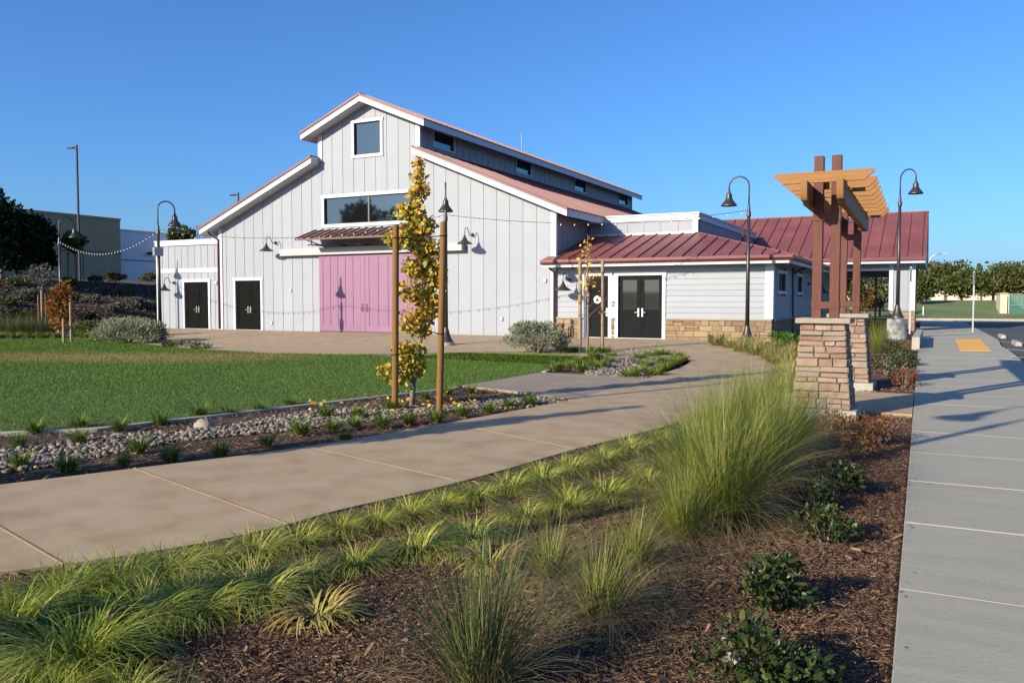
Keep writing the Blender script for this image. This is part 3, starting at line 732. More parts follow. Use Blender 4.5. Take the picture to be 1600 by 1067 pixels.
def stone_block(parent, fm, a, b, z0, z1, r, mat_, out=.055, gap=.007):
    pr = out+r.uniform(-.012, .016); j = lambda: r.uniform(-.007, .007); c = .012
    B = [(a+gap, z0+gap), (b-gap, z0+gap), (b-gap, z1-gap), (a+gap, z1-gap)]
    Mi = [(x+j(), z+j()) for x, z in B]
    Fr = [(x+(c if i in (0, 3) else -c)+j()*.6, z+(c if i in (0, 1) else -c)+j()*.6) for i, (x, z) in enumerate(B)]
    V = [fm(x, z, .0) for x, z in B]+[fm(x, z, pr-.014) for x, z in Mi]+[fm(x, z, pr+r.uniform(-.006, .006)) for x, z in Fr]
    mb = MB(); mb.add(V, [(i, (i+1) % 4, 4+(i+1) % 4, 4+i) for i in range(4)]+[(4+i, 4+(i+1) % 4, 8+(i+1) % 4, 8+i) for i in range(4)]+[(8, 9, 10, 11)])
    mb.build('stone', M[mat_], parent)
ED = (-10.88, -9.13, base, 2.56); RD = (-12.2, -11.28, base, 2.56)
opn = [(RD[0]-.13, RD[1]+.13, 0, 2.7), (ED[0]-.13, ED[1]+.13, 0, 2.7)]
lap_siding(XR+.08, SX, .94, 2.95, fm_front, opn)
stone_wall(XR+.08, SX, base-.02, .88, fm_front, opn, 3)
fm_ws = lambda u, v, d: (SX+d, u, v)
sw = [(31.3, 33.1, 1.95, 2.62), (35.8, 37.5, 1.95, 2.62)]
lap_siding(F+.01, 44, .94, 2.95, fm_ws, [(a-.08, b+.08, c-.2, d+.2) for a, b, c, d in sw])
stone_wall(F+.11, 44, base-.02, .88, fm_ws, [], 4, lo_w=.3, hi_w=.7)
for q in sw: window(barn, fm_ws, *q, wd=.10)
box('corner_board', M['trim'], barn, SX-.26, SX+.03, F-.035, F+.0, .945, 2.94)
box('corner_board', M['trim'], barn, SX+.013, SX+.038, F+.001, F+.18, .945, 2.94)
dd = double_door(barn, fm_front, *ED, M['charcoal_door'], glazed=True)
rd = double_door(barn, fm_front, *RD, M['charcoal_door'], single=True)[0]
# round restroom sign with a triangle, and the small access sign beside the door
def sign_disc():
    mb = MB(); cxs, czs, yy = -11.76, 1.64, F+.054
    N = 28; V = [(cxs+.15*math.cos(2*math.pi*i/N), yy-.006, czs+.15*math.sin(2*math.pi*i/N)) for i in range(N)]
    mb.prism(V, (0, .007, 0))
    T = [(cxs+.108*math.cos(a), yy-.009, czs-.012+.108*math.sin(a)) for a in (R(90), R(210), R(330))]
    mb.prism(T, (0, .0025, 0), 1); mb.build('restroom_sign', [M['white_sign'], M['black_sign']], rd)
sign_disc()
ys_ = F-.042
mb = MB().box(-11.135, -11.015, ys_-.012, ys_, 1.38, 1.58)
mb.lathe([(.0005, 0), (.012, .001), (.0125, .003)], (0, 0, 0), 8, 1)
mb.v = mb.v[:8]; mb.f = mb.f[:6]; mb.mi = mb.mi[:6]
def flatpoly(P, mi): mb.prism([(x, ys_-.0125, z) for x, z in P], (0, -.003, 0), mi)
flatpoly([(-11.087+.012*math.cos(a*math.pi/4), 1.545+.012*math.sin(a*math.pi/4)) for a in range(8)], 1)
flatpoly([(-11.095, 1.53), (-11.08, 1.53), (-11.076, 1.49), (-11.05, 1.485), (-11.035, 1.43), (-11.05, 1.43), (-11.062, 1.47), (-11.092, 1.475)], 1)
ringo = [(-11.08+.035*math.cos(R(a)), 1.45+.035*math.sin(R(a))) for a in range(100, 361, 20)]
ringi = [(-11.08+.025*math.cos(R(a)), 1.45+.025*math.sin(R(a))) for a in range(360, 99, -20)]
for i in range(len(ringo)-1):
    flatpoly([ringo[i], ringo[i+1], ringi[-2-i], ringi[-1-i]], 1)
box('sign_board', M['trim'], barn, RD[1]+.1315, ED[0]-.1315, F-.042, F+.02, base, 2.56)
mb.build('access_sign', [M['black_sign'], M['white_sign']], barn)
# red standpipe valve and pipes at the wall
MB().tube([(-13.2, F-.14, base), (-13.2, F-.14, .62), (-13.2, F-.22, .66)], .035, 8).sphere((-13.2, F-.16, .66), .06).build('valve', M['red_valve'], barn, smooth=True)
MB().tube([(-12.78, F-.15, base), (-12.78, F-.15, .86)], .03, 8).tube([(-12.9, F-.15, base), (-12.9, F-.15, .55), (-12.78, F-.15, .6)], .03, 8).build('pipe', M['lamp_metal'], barn, smooth=True)
# gas cocks low on the stone wall
for x in (-7.3, -6.9): MB().tube([(x, F-.02, .30), (x, F-.20, .30), (x+.03, F-.24, .18)], .06, 8).build('wall_spout', M['lamp_metal'], barn, smooth=True)
# eaves: soffit, white fascia, red gutter, hipped standing-seam roof
EXL = XR-.28
sof = MB(); sof.add([(EXL, EY+.1, 2.95), (EX-.1, EY+.1, 2.95), (EX-.1, 44, 2.95), (EXL, 44, 2.95), (EXL, EY+.1, 3.1), (EX-.1, EY+.1, 3.1), (EX-.1, 44, 3.1), (EXL, 44, 3.1)],
    [(0,3,2,1),(4,5,6,7),(0,1,5,4),(1,2,6,5),(2,3,7,6),(3,0,4,7)])
# keep the soffit in front of the barn corner only on the open side
sof = MB().box(XR+.07, EX-.101, EY+.101, 44, 2.952, 3.09); sof.build('soffit', M['trim'], barn)
MB().box(EXL, XR+.069, EY+.101, F-.05, 2.952, 3.09).build('soffit', M['trim'], barn)
box('fascia', M['trim'], barn, EXL, EX-.1, EY+.06, EY+.1, 2.90, 3.16)
box('fascia', M['trim'], barn, EX-.099, EX-.06, EY+.06, 44, 2.90, 3.16)
gut = MB().prism([(EXL-.03, EY+.058, 3.02), (EXL-.03, EY-.03, 3.02), (EXL-.03, EY-.075, 3.09), (EXL-.03, EY-.075, 3.185), (EXL-.03, EY+.058, 3.185)], (EX+.075-EXL+.03, 0, 0))
gut.build('gutter', M['gutter_red'], barn)
MB().prism([(EX-.058, EY+.06, 3.02), (EX+.03, EY+.06, 3.02), (EX+.075, EY+.06, 3.09), (EX+.075, EY+.06, 3.185), (EX-.058, EY+.06, 3.185)], (0, 44-EY-.06, 0)).build('gutter', M['gutter_red'], barn)
zr0, zr1 = 3.165, 4.36
wr = MB().prism([(EXL, EY+.06, zr0-.05), (EX-.06, EY+.06, zr0-.05), (PX, PY, zr1-.05), (XR, PY, zr1-.05)], (0, 0, -.02)).build('wing_roof', M['roof_red'], barn)
roof_plane(wr, [(EXL, EY+.0, zr0), (EX+.0, EY+.0, zr0), (PX, PY, zr1), (XR+.0, PY, zr1), (XR+.0, F, zr0+(F-EY)*.278), (EXL, F-.03, zr0+(F-EY-.03)*.278)], M['roof_red'], .56)
roof_plane(wr, [(EX, EY, zr0), (EX, 44, zr0), (PX, 44, zr1), (PX, PY, zr1)], M['roof_red'], .56)
MB().tube([(EX, EY, zr0+.035), (PX, PY, zr1+.035)], .035, 6).build('hip_cap', M['roof_red'], barn)
# roof parapet box
fm_p = lambda u, v, d: (u, PY-d, v)
siding(barn, 'parapet', XR+.02, PX, 4.30, lambda x: 4.92, [], .74, fm=fm_p, start=XR+1.0)
MB().box(XR+.02, PX-.32, PY+.32, 46, 4.0, 4.95).build('wall', M['siding'], barn)
box('parapet_skirt', M['trim'], barn, XR+.02, PX-.20, PY-.035, PY-.0005, 4.37, 4.46)
box('corner_board', M['trim'], barn, PX-.2, PX+.02, PY-.04, PY+.1, 4.37, 4.919)
box('parapet_cap', M['trim'], barn, XR+.02, PX+.06, PY-.06, PY+.25, 4.92, 5.16, bevel=.01)
box('coping', M['trim'], barn, XR+.02, PX+.10, PY-.10, PY+.28, 5.161, 5.235, bevel=.01)
fm_ps = lambda u, v, d: (PX+d, u, v)
siding(barn, 'parapet_side', PY+.1, 46, 4.25, lambda x: 4.92, [], .61, fm=fm_ps)
box('parapet_cap', M['trim'], barn, PX-.25, PX+.059, PY+.251, 46, 4.92, 5.16)
box('coping', M['trim'], barn, PX-.28, PX+.099, PY+.281, 46, 5.161, 5.235)
MB().tube([(PX+.9, 38.5, 4.0), (PX+.9, 38.5, 4.85)], .06, 8).build('vent_pipe', M['gutter_red'], barn)

# rear hall with the open breezeway ----------------------------------------
RYF, REY, RRY, RBY = 44.0, 43.2, 49.5, 55.8
zre, zrr = 3.62, 6.28; RXR = -.42
MB().box(-13.0, SX-.01, 44.3, 55, PAD-.1, 3.4).build('wall', M['siding'], barn)
fm_r = lambda u, v, d: (u, RYF-d, v)
siding(barn, 'rear_pier', -1.86, -.88, 1.14, lambda x: 3.46, [], .34, fm=fm_r)
stone_wall(-1.92, -.82, base-.02, 1.07, fm_r, [], 9)
MB().box(-1.80, -.98, RYF+.32, 45.2, base, 3.44).build('wall', M['siding'], barn)
MB().box(-1.80, -.98, 54.2, 55, base, 3.44).build('wall', M['siding'], barn)
stone_side = lambda u, v, d: (-.88+d, u, v)
siding(barn, 'rear_end', RYF+.13, 45.2, 1.14, lambda x: 3.46, [], .4, fm=stone_side)
for a, b in ((-1.99, -1.80), (-1.0, -.84)): box('corner_board', M['trim'], barn, a, b, RYF-.05, RYF+.1, 1.135, 3.45)
box('header', M['siding'], barn, SX, -1.991, RYF-.02, RYF+.25, 3.16, 3.46)
box('header_trim', M['trim'], barn, SX, -1.991, RYF-.05, RYF+.27, 3.06, 3.159)
box('header', M['siding'], barn, SX, -.9, 54.6, 54.9, 3.0, 3.46)
box('ceiling', M['trim'], barn, SX, -.9, RYF+.251, 54.59, 3.40, 3.46)
MB().box(-3.24, -3.14, 54.7, 54.8, base, 3.0).build('breezeway_post', M['lamp_metal'], barn)
box('rail', M['concrete_grey'], barn, SX, -1.8, 54.9, 55.0, .95, 1.02)
box('fascia', M['trim'], barn, -13, RXR-.02, REY+.05, REY+.09, 3.36, 3.585)
box('gutter', M['gutter_red'], barn, -13, RXR+.02, REY-.06, REY+.048, 3.50, 3.64)
MB().prism([(RXR-.02, REY+.091, 3.36), (RXR-.02, RBY-.09, 3.36), (RXR-.02, RBY-.09, zre-.03), (RXR-.02, RRY, zrr-.03), (RXR-.02, REY+.091, zre-.03)], (-.04, 0, 0)).build('gable_board', M['trim'], barn)
box('soffit', M['trim'], barn, -13, RXR-.061, REY+.091, RBY-.09, 3.462, 3.52)
rr = MB().prism([(-13, REY, zre-.04), (RXR, REY, zre-.04), (RXR, RRY, zrr-.04), (-13, RRY, zrr-.04)], (0, 0, -.02)).build('rear_roof', M['roof_red'], barn)
roof_plane(rr, [(-13, REY, zre), (RXR+.03, REY, zre), (RXR+.03, RRY, zrr), (-13, RRY, zrr)], M['roof_red'], .62)
MB().prism([(-13, RBY, zre), (RXR+.03, RBY, zre), (RXR+.03, RRY+.001, zrr), (-13, RRY+.001, zrr)], (0, 0, .025)).build('roof_sheet', M['roof_red'], rr)
MB().tube([(-13, RRY, zrr+.03), (RXR+.05, RRY, zrr+.03)], .06, 6).build('ridge_cap', M['roof_red'], rr)
MB().tube([(SX+.06, 34.6, 2.9), (SX+.08, 34.6, base)], .04, 8).build('downspout', M['lamp_metal'], barn)
MB().tube([(EX-.1, 34.9, 2.98), (SX+.10, 34.6, 2.70)], .04, 8).build('downspout', M['lamp_metal'], barn)
MB().tube([(SX+.06, 41.3, 2.9), (SX+.08, 41.3, base)], .04, 8).build('downspout', M['lamp_metal'], barn)

# ------------------------------------------------------------------ wall lamps (gooseneck barn lights)
def wall_lamp(x, z, label, yw=F, face=0.0, xw=None):
    t = thing('wall_lamp', label, 'wall lamp', (0, 0, 0), 'gooseneck barn lights on the walls')
    p = .62
    MB().lathe([(.075, 0), (.075, .03), (.05, .07)], n=14).build('mount', M['lamp_metal'], t, auto=True)
    mnt = [c for c in t.children][0]; mnt.rotation_euler = (R(90), 0, 0)
    pts = [(0, -.05, 0)]
    for i in range(13):
        a = math.pi*i/12
        pts.append((0, -.36+.26*math.cos(a), .10*math.sin(a)+.14*math.sin(a)))
    pts = [(0, -.06, 0), (0, -.14, -.04), (0, -.22, -.02), (0, -.28, .08), (0, -.34, .20), (0, -.44, .27), (0, -.54, .24), (0, -.60, .14), (0, -p, .02), (0, -p, -.10)]
    MB().tube(pts, .016, 8).build('arm', M['lamp_metal'], t, smooth=True)
    prof = [(.03, .02), (.045, 0), (.05, -.06), (.085, -.10), (.10, -.16), (.19, -.24), (.30, -.30), (.325, -.33), (.325, -.345), (.31, -.345), (.19, -.26), (.09, -.18)]
    MB().lathe(prof, (0, -p, -.08), 24).build('shade', M['lamp_metal'], t, auto=True)
    MB().sphere((0, -p, -.30), .05, 10, 6).build('bulb', M['bulb'], t, smooth=True)
    t.location = (x, yw-.03, z); t.rotation_euler = (0, 0, face)
    return t
wall_lamp(-28.2, 4.36, 'gooseneck barn light on the barn wall just left of the brown awning')
wall_lamp(-17.35, 4.36, 'gooseneck barn light on the barn wall right of the purple doors and the staked tree')
wall_lamp(-35.15, 2.52, 'gooseneck barn light left of the black doors of the low flat-roofed wing')
wall_lamp(-12.92, 2.42, 'gooseneck barn light under the red eave beside the restroom door')
t_ = wall_lamp(SX, 2.3, 'gooseneck barn light in shade on the side wall of the entrance wing', face=R(90)); t_.location = (SX+.03, 39.2, 2.35)

# ------------------------------------------------------------------ street-style lamp posts
def lamp_post(loc, rz, label, footing=True, box_z=None):
    t = thing('lamp_post', label, 'lamp post', (0, 0, 0), 'black gooseneck lamp posts round the plaza')
    if footing: MB().lathe([(.30, -.2), (.30, .12), (.285, .135)], n=24).build('footing', M['concrete_grey'], t, auto=True)
    z0 = .135 if footing else .0
    MB().lathe([(.24, z0), (.24, z0+.05), (.19, z0+.12), (.13, z0+.28), (.10, z0+.40), (.085, z0+.46), (.075, z0+.50)], n=20).build('base_cover', M['lamp_metal'], t, auto=True)
    MB().lathe([(.072, z0+.49), (.055, 4.28)], n=14).build('shaft', M['lamp_metal'], t, smooth=True)
    MB().lathe([(.056, 4.281), (.075, 4.30), (.075, 4.42), (.055, 4.46), (.05, 4.60), (.034, 4.66)], n=14).build('collar', M['lamp_metal'], t, auto=True)
    rr_ = .33; pts = [(0, 0, 4.6), (0, 0, 5.0)]
    pts += [(rr_-rr_*math.cos(math.pi*i/14), 0, 5.30+rr_*math.sin(math.pi*i/14)) for i in range(15)]+[(2*rr_, 0, 5.1)]
    MB().tube(pts, .027, 8).build('arm', M['lamp_metal'], t, smooth=True)
    prof = [(.035, .0), (.055, -.01), (.055, -.07), (.095, -.10), (.105, -.22), (.115, -.26), (.17, -.34), (.25, -.44), (.27, -.47), (.27, -.49), (.25, -.485), (.15, -.36), (.09, -.25)]
    MB().lathe(prof, (2*rr_, 0, 5.16), 24).build('shade', M['lamp_metal'], t, auto=True)
    MB().sphere((2*rr_, 0, 4.80), .07, 10, 6).build('bulb', M['bulb'], t, smooth=True)
    if box_z: MB().box(-.20, .16, -.10, .10, box_z-.17, box_z+.17).build('control_box', M['galv'], t, bevel=.015)
    t.location = loc; t.rotation_euler = (0, 0, rz); return t
LP = {}
def lp(key, x, y, rz, label, **k):
    z = k.pop('z', None); z = g(x, y)+.0 if z is None else z
    LP[key] = (x, y, z); return lamp_post((x, y, z), rz, label, **k)
lp('a', -27.55, 23.0, R(68), 'black lamp post with a grey box at the far left corner of the lawn', box_z=3.62)
lp('b', -15.0, 24.35, math.atan2(.85, -.52), 'black lamp post partly hidden behind the staked yellow ginkgo')
lp('c', -5.6, 28.35, R(180), 'black lamp post in front of the pale entrance wing, lamp turned left')
lp('d', -1.27, 35.1, R(-35), 'black lamp post on a tall concrete pedestal right of the pergola', footing=False, z=.93)
lp('e', -37.2, 25.4, R(65), 'distant black lamp post by the hillside at the left edge')
lp('f', -4.15, 1.55, R(180), 'black lamp post outside the view whose shadow crosses the mulch bed and sidewalk', footing=True)
pd = MB().lathe([(.37, -.2), (.37, .76), (.355, .78)], (-1.27, 35.1, PAD), 28).build('lamp_pedestal', M['concrete_pedestal'], auto=True)
tag(pd, 'stained round concrete pedestal carrying the lamp post near the sidewalk', 'pedestal')

# string lights between the posts
def string_lights(A, B, sag, n, label):
    A, B = Vector(A), Vector(B)
    t = thing('string_light', label, 'string lights', tuple(A), 'festoon strings between lamp posts')
    pos = lambda s: A.lerp(B, s)-Vector((0, 0, 4*sag*s*(1-s)))
    MB().tube([pos(i/40) for i in range(41)], .008, 5).build('cable', M['rubber'], t, smooth=True)
    me = None
    for i in range(n):
        p = pos((i+.5)/n)
        if me is None:
            b = MB(); b.lathe([(.013, 0), (.015, -.04)], n=8, mi=0).sphere((0, 0, -.062), (.022, .022, .028), 8, 6, mi=1)
            me = mesh('bulb', b.v, b.f, [M['rubber'], M['bulb']], b.mi, True)
        o = link('bulb', me, t); o.location = p-A
def top(k): return (LP[k][0], LP[k][1], LP[k][2]+4.5)
string_lights(top('e'), top('a'), .75, 34, 'string of white bulbs sagging from the hillside lamp post to the lawn corner')
string_lights(top('a'), top('b'), .55, 26, 'string of bulbs crossing the barn front below the wide window')
string_lights(top('b'), top('c'), .35, 22, 'string of bulbs from the lamp post behind the ginkgo to the entrance wing')

# ------------------------------------------------------------------ stone and timber pergola
PXc = -1.355; rotp = .012
perg = thing('pergola', 'timber entrance pergola with tan rafters on two tapered stone piers', 'pergola', (PXc, 12.3, .02))
def pier(cx, cy, seed):
    r = random.Random(seed); z0, z1 = .14, 1.30; hb, ht = .385, .285
    core = MB(); e = .05
    V = [(cx+sx*(h-e), cy+sy*(h-e), z) for z, h in ((z0, hb), (z1, ht)) for sx, sy in ((-1,-1),(1,-1),(1,1),(-1,1))]
    core.add(V, [(0,3,2,1),(4,5,6,7),(0,1,5,4),(1,2,6,5),(2,3,7,6),(3,0,4,7)])
    p = core.build('pier', M['mortar'], perg)
    z = z0
    while z < z1-.01:
        h = r.choice((.07, .095, .12, .14)); 
        if z+h > z1-.05: h = z1-z
        q = hb+(ht-hb)*((z+h/2)-z0)/(z1-z0)
        for face in range(4):
            a = face*math.pi/2; ca, sa = math.cos(a), math.sin(a)
            fmq = lambda u, v, d: (cx+ca*u-sa*(-(q-.05)-d), cy+sa*u+ca*(-(q-.05)-d), v)
            x = -q+.0 if face % 2 == 0 else -q+.045; xe = q if face % 2 == 0 else q-.045
            while x < xe-.01:
                w_ = r.uniform(.12, .36)
                if x+w_ > xe-.10: w_ = xe-x
                hv = [(z, z+h)] if h < .1 or r.random() > .3 else [(z, z+h/2), (z+h/2, z+h)]
                for a0, a1 in hv: stone_block(p, fmq, x, x+w_, a0, a1, r, 'stone_pink', out=.05, gap=.003)
                x += w_
        z += h
    MB().box(cx-.46, cx+.46, cy-.46, cy+.46, -.2, .139).build('plinth', M['concrete_grey'], perg, bevel=.012)
    MB().box(cx-.355, cx+.355, cy-.355, cy+.355, 1.30, 1.375).build('cap', M['cap_stone'], perg, bevel=.012)
    for dx in (-.115, .115):
        for dy in (-.0,):
            MB().box(cx+dx-.063, cx+dx+.063, cy-.07, cy+.07, 1.3752, 3.61).build('post', M['timber_red'], perg, bevel=.006)
    for za, zb2 in ((1.50, 1.60), (2.72, 2.82)):
        MB().box(cx-.185, cx+.185, cy-.078, cy+.078, za, zb2).build('tie_block', M['timber_red'], perg, bevel=.005)
    MB().tube([(cx-.26, cy, 3.05), (cx+.26, cy, 3.05)], .012, 8).build('bolt', M['steel'], perg)
NY, FYp = 12.28, 16.40
pier(PXc, NY, 11); pier(PXc-.045, FYp, 12)
for s in (-1, 1):
    x = PXc+s*.222
    # beam with rounded ends: side profile in Y-Z
    y0, y1, zb3, zt3 = 11.50, 17.15, 2.90, 3.19
    prof = [(y0, zt3), (y0, zt3-.06)]+[(y0+.06-.06*math.cos(R(a))+.0, zt3-.06-.0-.20*math.sin(R(a))) for a in range(10, 91, 16)]+[(y0+.22, zb3+.04), (y0+.30, zb3)]
    prof += [(y1-.30, zb3), (y1-.22, zb3+.04)]+[(y1-.06+.06*math.cos(R(a)), zt3-.06-.20*math.sin(R(a))) for a in range(90, 9, -16)]+[(y1, zt3-.06), (y1, zt3)]
    MB().prism([(x-.042-(yy-12.3)*.012, yy, zz) for yy, zz in prof], (.084, 0, 0)).build('beam', M['timber_beam'], perg, bevel=.004)
nr = 10
for i in range(nr):
    yy = 11.62+i*(16.98-11.62)/(nr-1); xo = PXc-(yy-12.3)*.012
    if any(abs(yy-q) < .12 for q in (NY, FYp)): yy += .16
    hwid = .62; h = .145; zb4 = 3.165
    P = [(xo-hwid, yy-.02, zb4+h), (xo-hwid, yy-.02, zb4+h-.045), (xo-hwid+.115, yy-.02, zb4), (xo+hwid-.115, yy-.02, zb4), (xo+hwid, yy-.02, zb4+h-.045), (xo+hwid, yy-.02, zb4+h)]
    MB().prism(P, (0, .04, 0)).build('rafter', M['timber_tan'], perg, bevel=.004)

# ------------------------------------------------------------------ plants: blade and leaf builders
RNG = np.random.default_rng(7)
def blades(n, root_r, length, width, segs=4, lean=(.2, 1.0), droop=.9, seed=0, lvar=.35, flat_top=0.0, dirbias=None):
    """arching grass blades; returns vertices and quad faces (last one folded to a point)"""
    r = np.random.default_rng(seed)
    rad = root_r*np.sqrt(r.random(n)); az0 = r.random(n)*2*np.pi
    root = np.stack([rad*np.cos(az0), rad*np.sin(az0), np.zeros(n)], 1)
    az = az0+r.normal(0, .55, n); L = length*(1-lvar+2*lvar*r.random(n)*.75)
    ln = lean[0]+(lean[1]-lean[0])*r.random(n)
    out = np.stack([np.cos(az), np.sin(az)], 1)
    side = np.stack([-np.sin(az), np.cos(az)], 1)
    tw = r.normal(0, .25, n)
    V = np.zeros((n, segs+1, 2, 3)); W = width*(.6+.8*r.random(n))
    ang = np.pi/2-ln*.5; x = np.zeros(n); z = np.zeros(n); step = L/segs
    for k in range(segs+1):
        t = k/segs; wk = W*(1-t**1.6)*.5*(.7+.6*min(1, t*3)) if k < segs else W*0+.0003
        cx_ = root[:, 0]+out[:, 0]*x+side[:, 0]*tw*x*t; cy_ = root[:, 1]+out[:, 1]*x+side[:, 1]*tw*x*t
        for s, sg in ((0, -1), (1, 1)):
            V[:, k, s, 0] = cx_+side[:, 0]*wk*sg; V[:, k, s, 1] = cy_+side[:, 1]*wk*sg; V[:, k, s, 2] = np.maximum(z, .004+.01*(x > .02))
        ang = ang-ln*droop*(2.0/segs)*(.5+t); x = x+np.cos(ang)*step; z = z+np.sin(ang)*step
    idx = np.arange(n*(segs+1)*2).reshape(n, segs+1, 2)
    T = np.concatenate([np.stack([idx[:, k, 0], idx[:, k, 1], idx[:, k+1, 1], idx[:, k+1, 0]], 1) for k in range(segs)])
    return V.reshape(-1, 3), T
def join(parts):
    """[(V, T, mat index)] -> arrays"""
    Vs, Ts, Ms, b = [], [], [], 0
    for V, T, m in parts:
        Vs.append(V); Ts.append(T+b); Ms.append(np.full(len(T), m)); b += len(V)
    return np.concatenate(Vs), np.concatenate(Ts), np.concatenate(Ms)
SHAPES = {  # leaf outlines (x along, y across, z bend), fan of quads
 'oval': (np.array([(0,0,0),(.35,-.24,.05),(.72,-.2,.04),(1,0,-.05),(.72,.2,.04),(.35,.24,.05)]), [(0,1,4,5),(1,2,3,4)]),
 'fan': (np.array([(0,0,0),(.55,-.52,.06),(.95,-.38,.02),(.85,0,.08),(.95,.38,.02),(.55,.52,.06)]), [(0,1,2,3),(0,3,4,5)]),
 'card': (np.array([(0,-.28,0),(.6,-.42,.08),(1,.05,-.05),(.4,.40,.06)]), [(0,1,2,3)]),
 'needle': (np.array([(0,-.08,0),(.5,-.12,.04),(1,0,0),(.5,.12,.04)]), [(0,1,2,3)])}
def leaves(P, size, shape='card', seed=0, up=.3, out=None, svar=.35):
    """scatter leaves at points P (n,3); out: outward direction field"""
    r = np.random.default_rng(seed); n = len(P); S, Fq = SHAPES[shape]
    d = r.normal(size=(n, 3)); 
    if out is not None: d += out*1.2
    d[:, 2] += up; d /= np.linalg.norm(d, axis=1)[:, None]
    a = r.normal(size=(n, 3)); nn = np.cross(d, a); nn /= np.linalg.norm(nn, axis=1)[:, None]; s = np.cross(nn, d)
    sz = size*(1-svar+2*svar*r.random(n))
    V = P[:, None, :]+sz[:, None, None]*(S[None, :, 0:1]*d[:, None]+S[None, :, 1:2]*s[:, None]+S[None, :, 2:3]*nn[:, None])
    k = len(S); b = (np.arange(n)*k)[:, None]
    T = np.concatenate([b+np.array(f)[None] for f in Fq])
    return V.reshape(-1, 3), T
def clump_points(n, lobes, seed, shell=.55):
    """points in the outer part of several ellipsoid lobes (cx,cy,cz,rx,ry,rz,weight)"""
    r = np.random.default_rng(seed); w_ = np.array([l[6] for l in lobes], float); w_ /= w_.sum()
    which = r.choice(len(lobes), n, p=w_); L = np.array([l[:6] for l in lobes])[which]
    d = r.normal(size=(n, 3)); d /= np.linalg.norm(d, axis=1)[:, None]
    rad = shell+(1-shell)*r.random(n)**.7; rad *= 1+.10*r.normal(size=n)
    return L[:, :3]+d*rad[:, None]*L[:, 3:6], d
def lobes_of(rx, ry, rz, cz, n, seed, lob=.45):
    r = random.Random(seed); out = [(0, 0, cz, rx*.72, ry*.72, rz*.75, 1.6)]
    for i in range(n):
        a = r.uniform(0, 2*math.pi); e = r.uniform(-.6, .95); q = math.sqrt(max(0, 1-e*e))
        s = r.uniform(.7, 1.25)*lob
        out.append((rx*.72*q*math.cos(a), ry*.72*q*math.sin(a), cz+rz*.70*e, rx*s, ry*s, rz*s*.9, s))
    return out
def tuft_mesh(name, mats, parts):
    V, T, mi = join(parts); return fast_mesh(name, V, T, mats, mi)
SEDGE = [tuft_mesh('sedge_blades', [M['sedge'], M['straw']], [(*blades(560, .13, .45, .0056, 6, (.75, 1.75), .95, 100+i), 0), (*blades(90, .13, .42, .005, 6, (.9, 1.75), 1.0, 130+i), 1)]) for i in range(5)]
SEDGE_D = [tuft_mesh('sedge_blades', [M['sedge_dark'], M['sedge']], [(*blades(400, .12, .48, .0066, 6, (.7, 1.7), .95, 200+i), 0), (*blades(200, .12, .48, .006, 6, (.7, 1.7), .95, 230+i), 1)]) for i in range(3)]
YELLOW = [tuft_mesh('yellow_blades', [M['yellow_blade']], [(*blades(170, .10, .32, .012, 6, (.9, 1.75), .95, 300+i), 0)]) for i in range(2)]
DEER = [tuft_mesh('deergrass_blades', [M['deer'], M['straw']], [(*blades(1150, .17, 1.15, .0036, 7, (.10, 1.2), .66, 400+i), 0), (*blades(520, .17, .80, .0038, 6, (.7, 1.7), .85, 430+i), 1)]) for i in range(3)]
RUSH = [tuft_mesh('rush_blades', [M['rush'], M['straw']], [(*blades(460, .085, .74, .0036, 6, (.08, 1.2), .5, 500+i), 0), (*blades(170, .10, .66, .0032, 6, (.7, 1.6), .7, 530+i), 1)]) for i in range(2)]
OLIVE = [tuft_mesh('olive_blades', [M['deer'], M['straw']], [(*blades(240, .09, .56, .0036, 6, (.12, 1.0), .6, 560+i), 0), (*blades(380, .12, .66, .0034, 6, (.7, 1.7), .85, 590+i), 1)]) for i in range(2)]
LIRI = [tuft_mesh('liriope_blades', [M['liriope']], [(*blades(210, .06, .27, .0105, 4, (.3, 1.1), .85, 600+i), 0)]) for i in range(4)]
DRYT = [tuft_mesh('dry_tuft_blades', [M['straw'], M['sedge']], [(*blades(240, .14, .40, .013, 4, (.25, 1.2), .8, 700+i), 0), (*blades(170, .14, .38, .012, 4, (.25, 1.2), .8, 730+i), 1)]) for i in range(3)]
ISLE = [tuft_mesh('meadow_blades', [M['liriope'], M['sedge']], [(*blades(230, .15, .28, .012, 3, (.3, 1.1), .8, 760+i), 0), (*blades(70, .15, .26, .012, 3, (.3, 1.1), .8, 790+i), 1)]) for i in range(3)]
prng = random.Random(21)
def plant(name, me, xy, s, label, cat, group=None, sz=None, dz=0.0):
    """a plant that is one mass of blades"""
    o = link(name, me); o.location = (xy[0], xy[1], g(*xy)+dz); o.rotation_euler = (prng.uniform(-.08, .08), prng.uniform(-.08, .08), prng.uniform(0, 6.28))
    o.scale = (s, s, sz or s); return tag(o, label, cat, group)

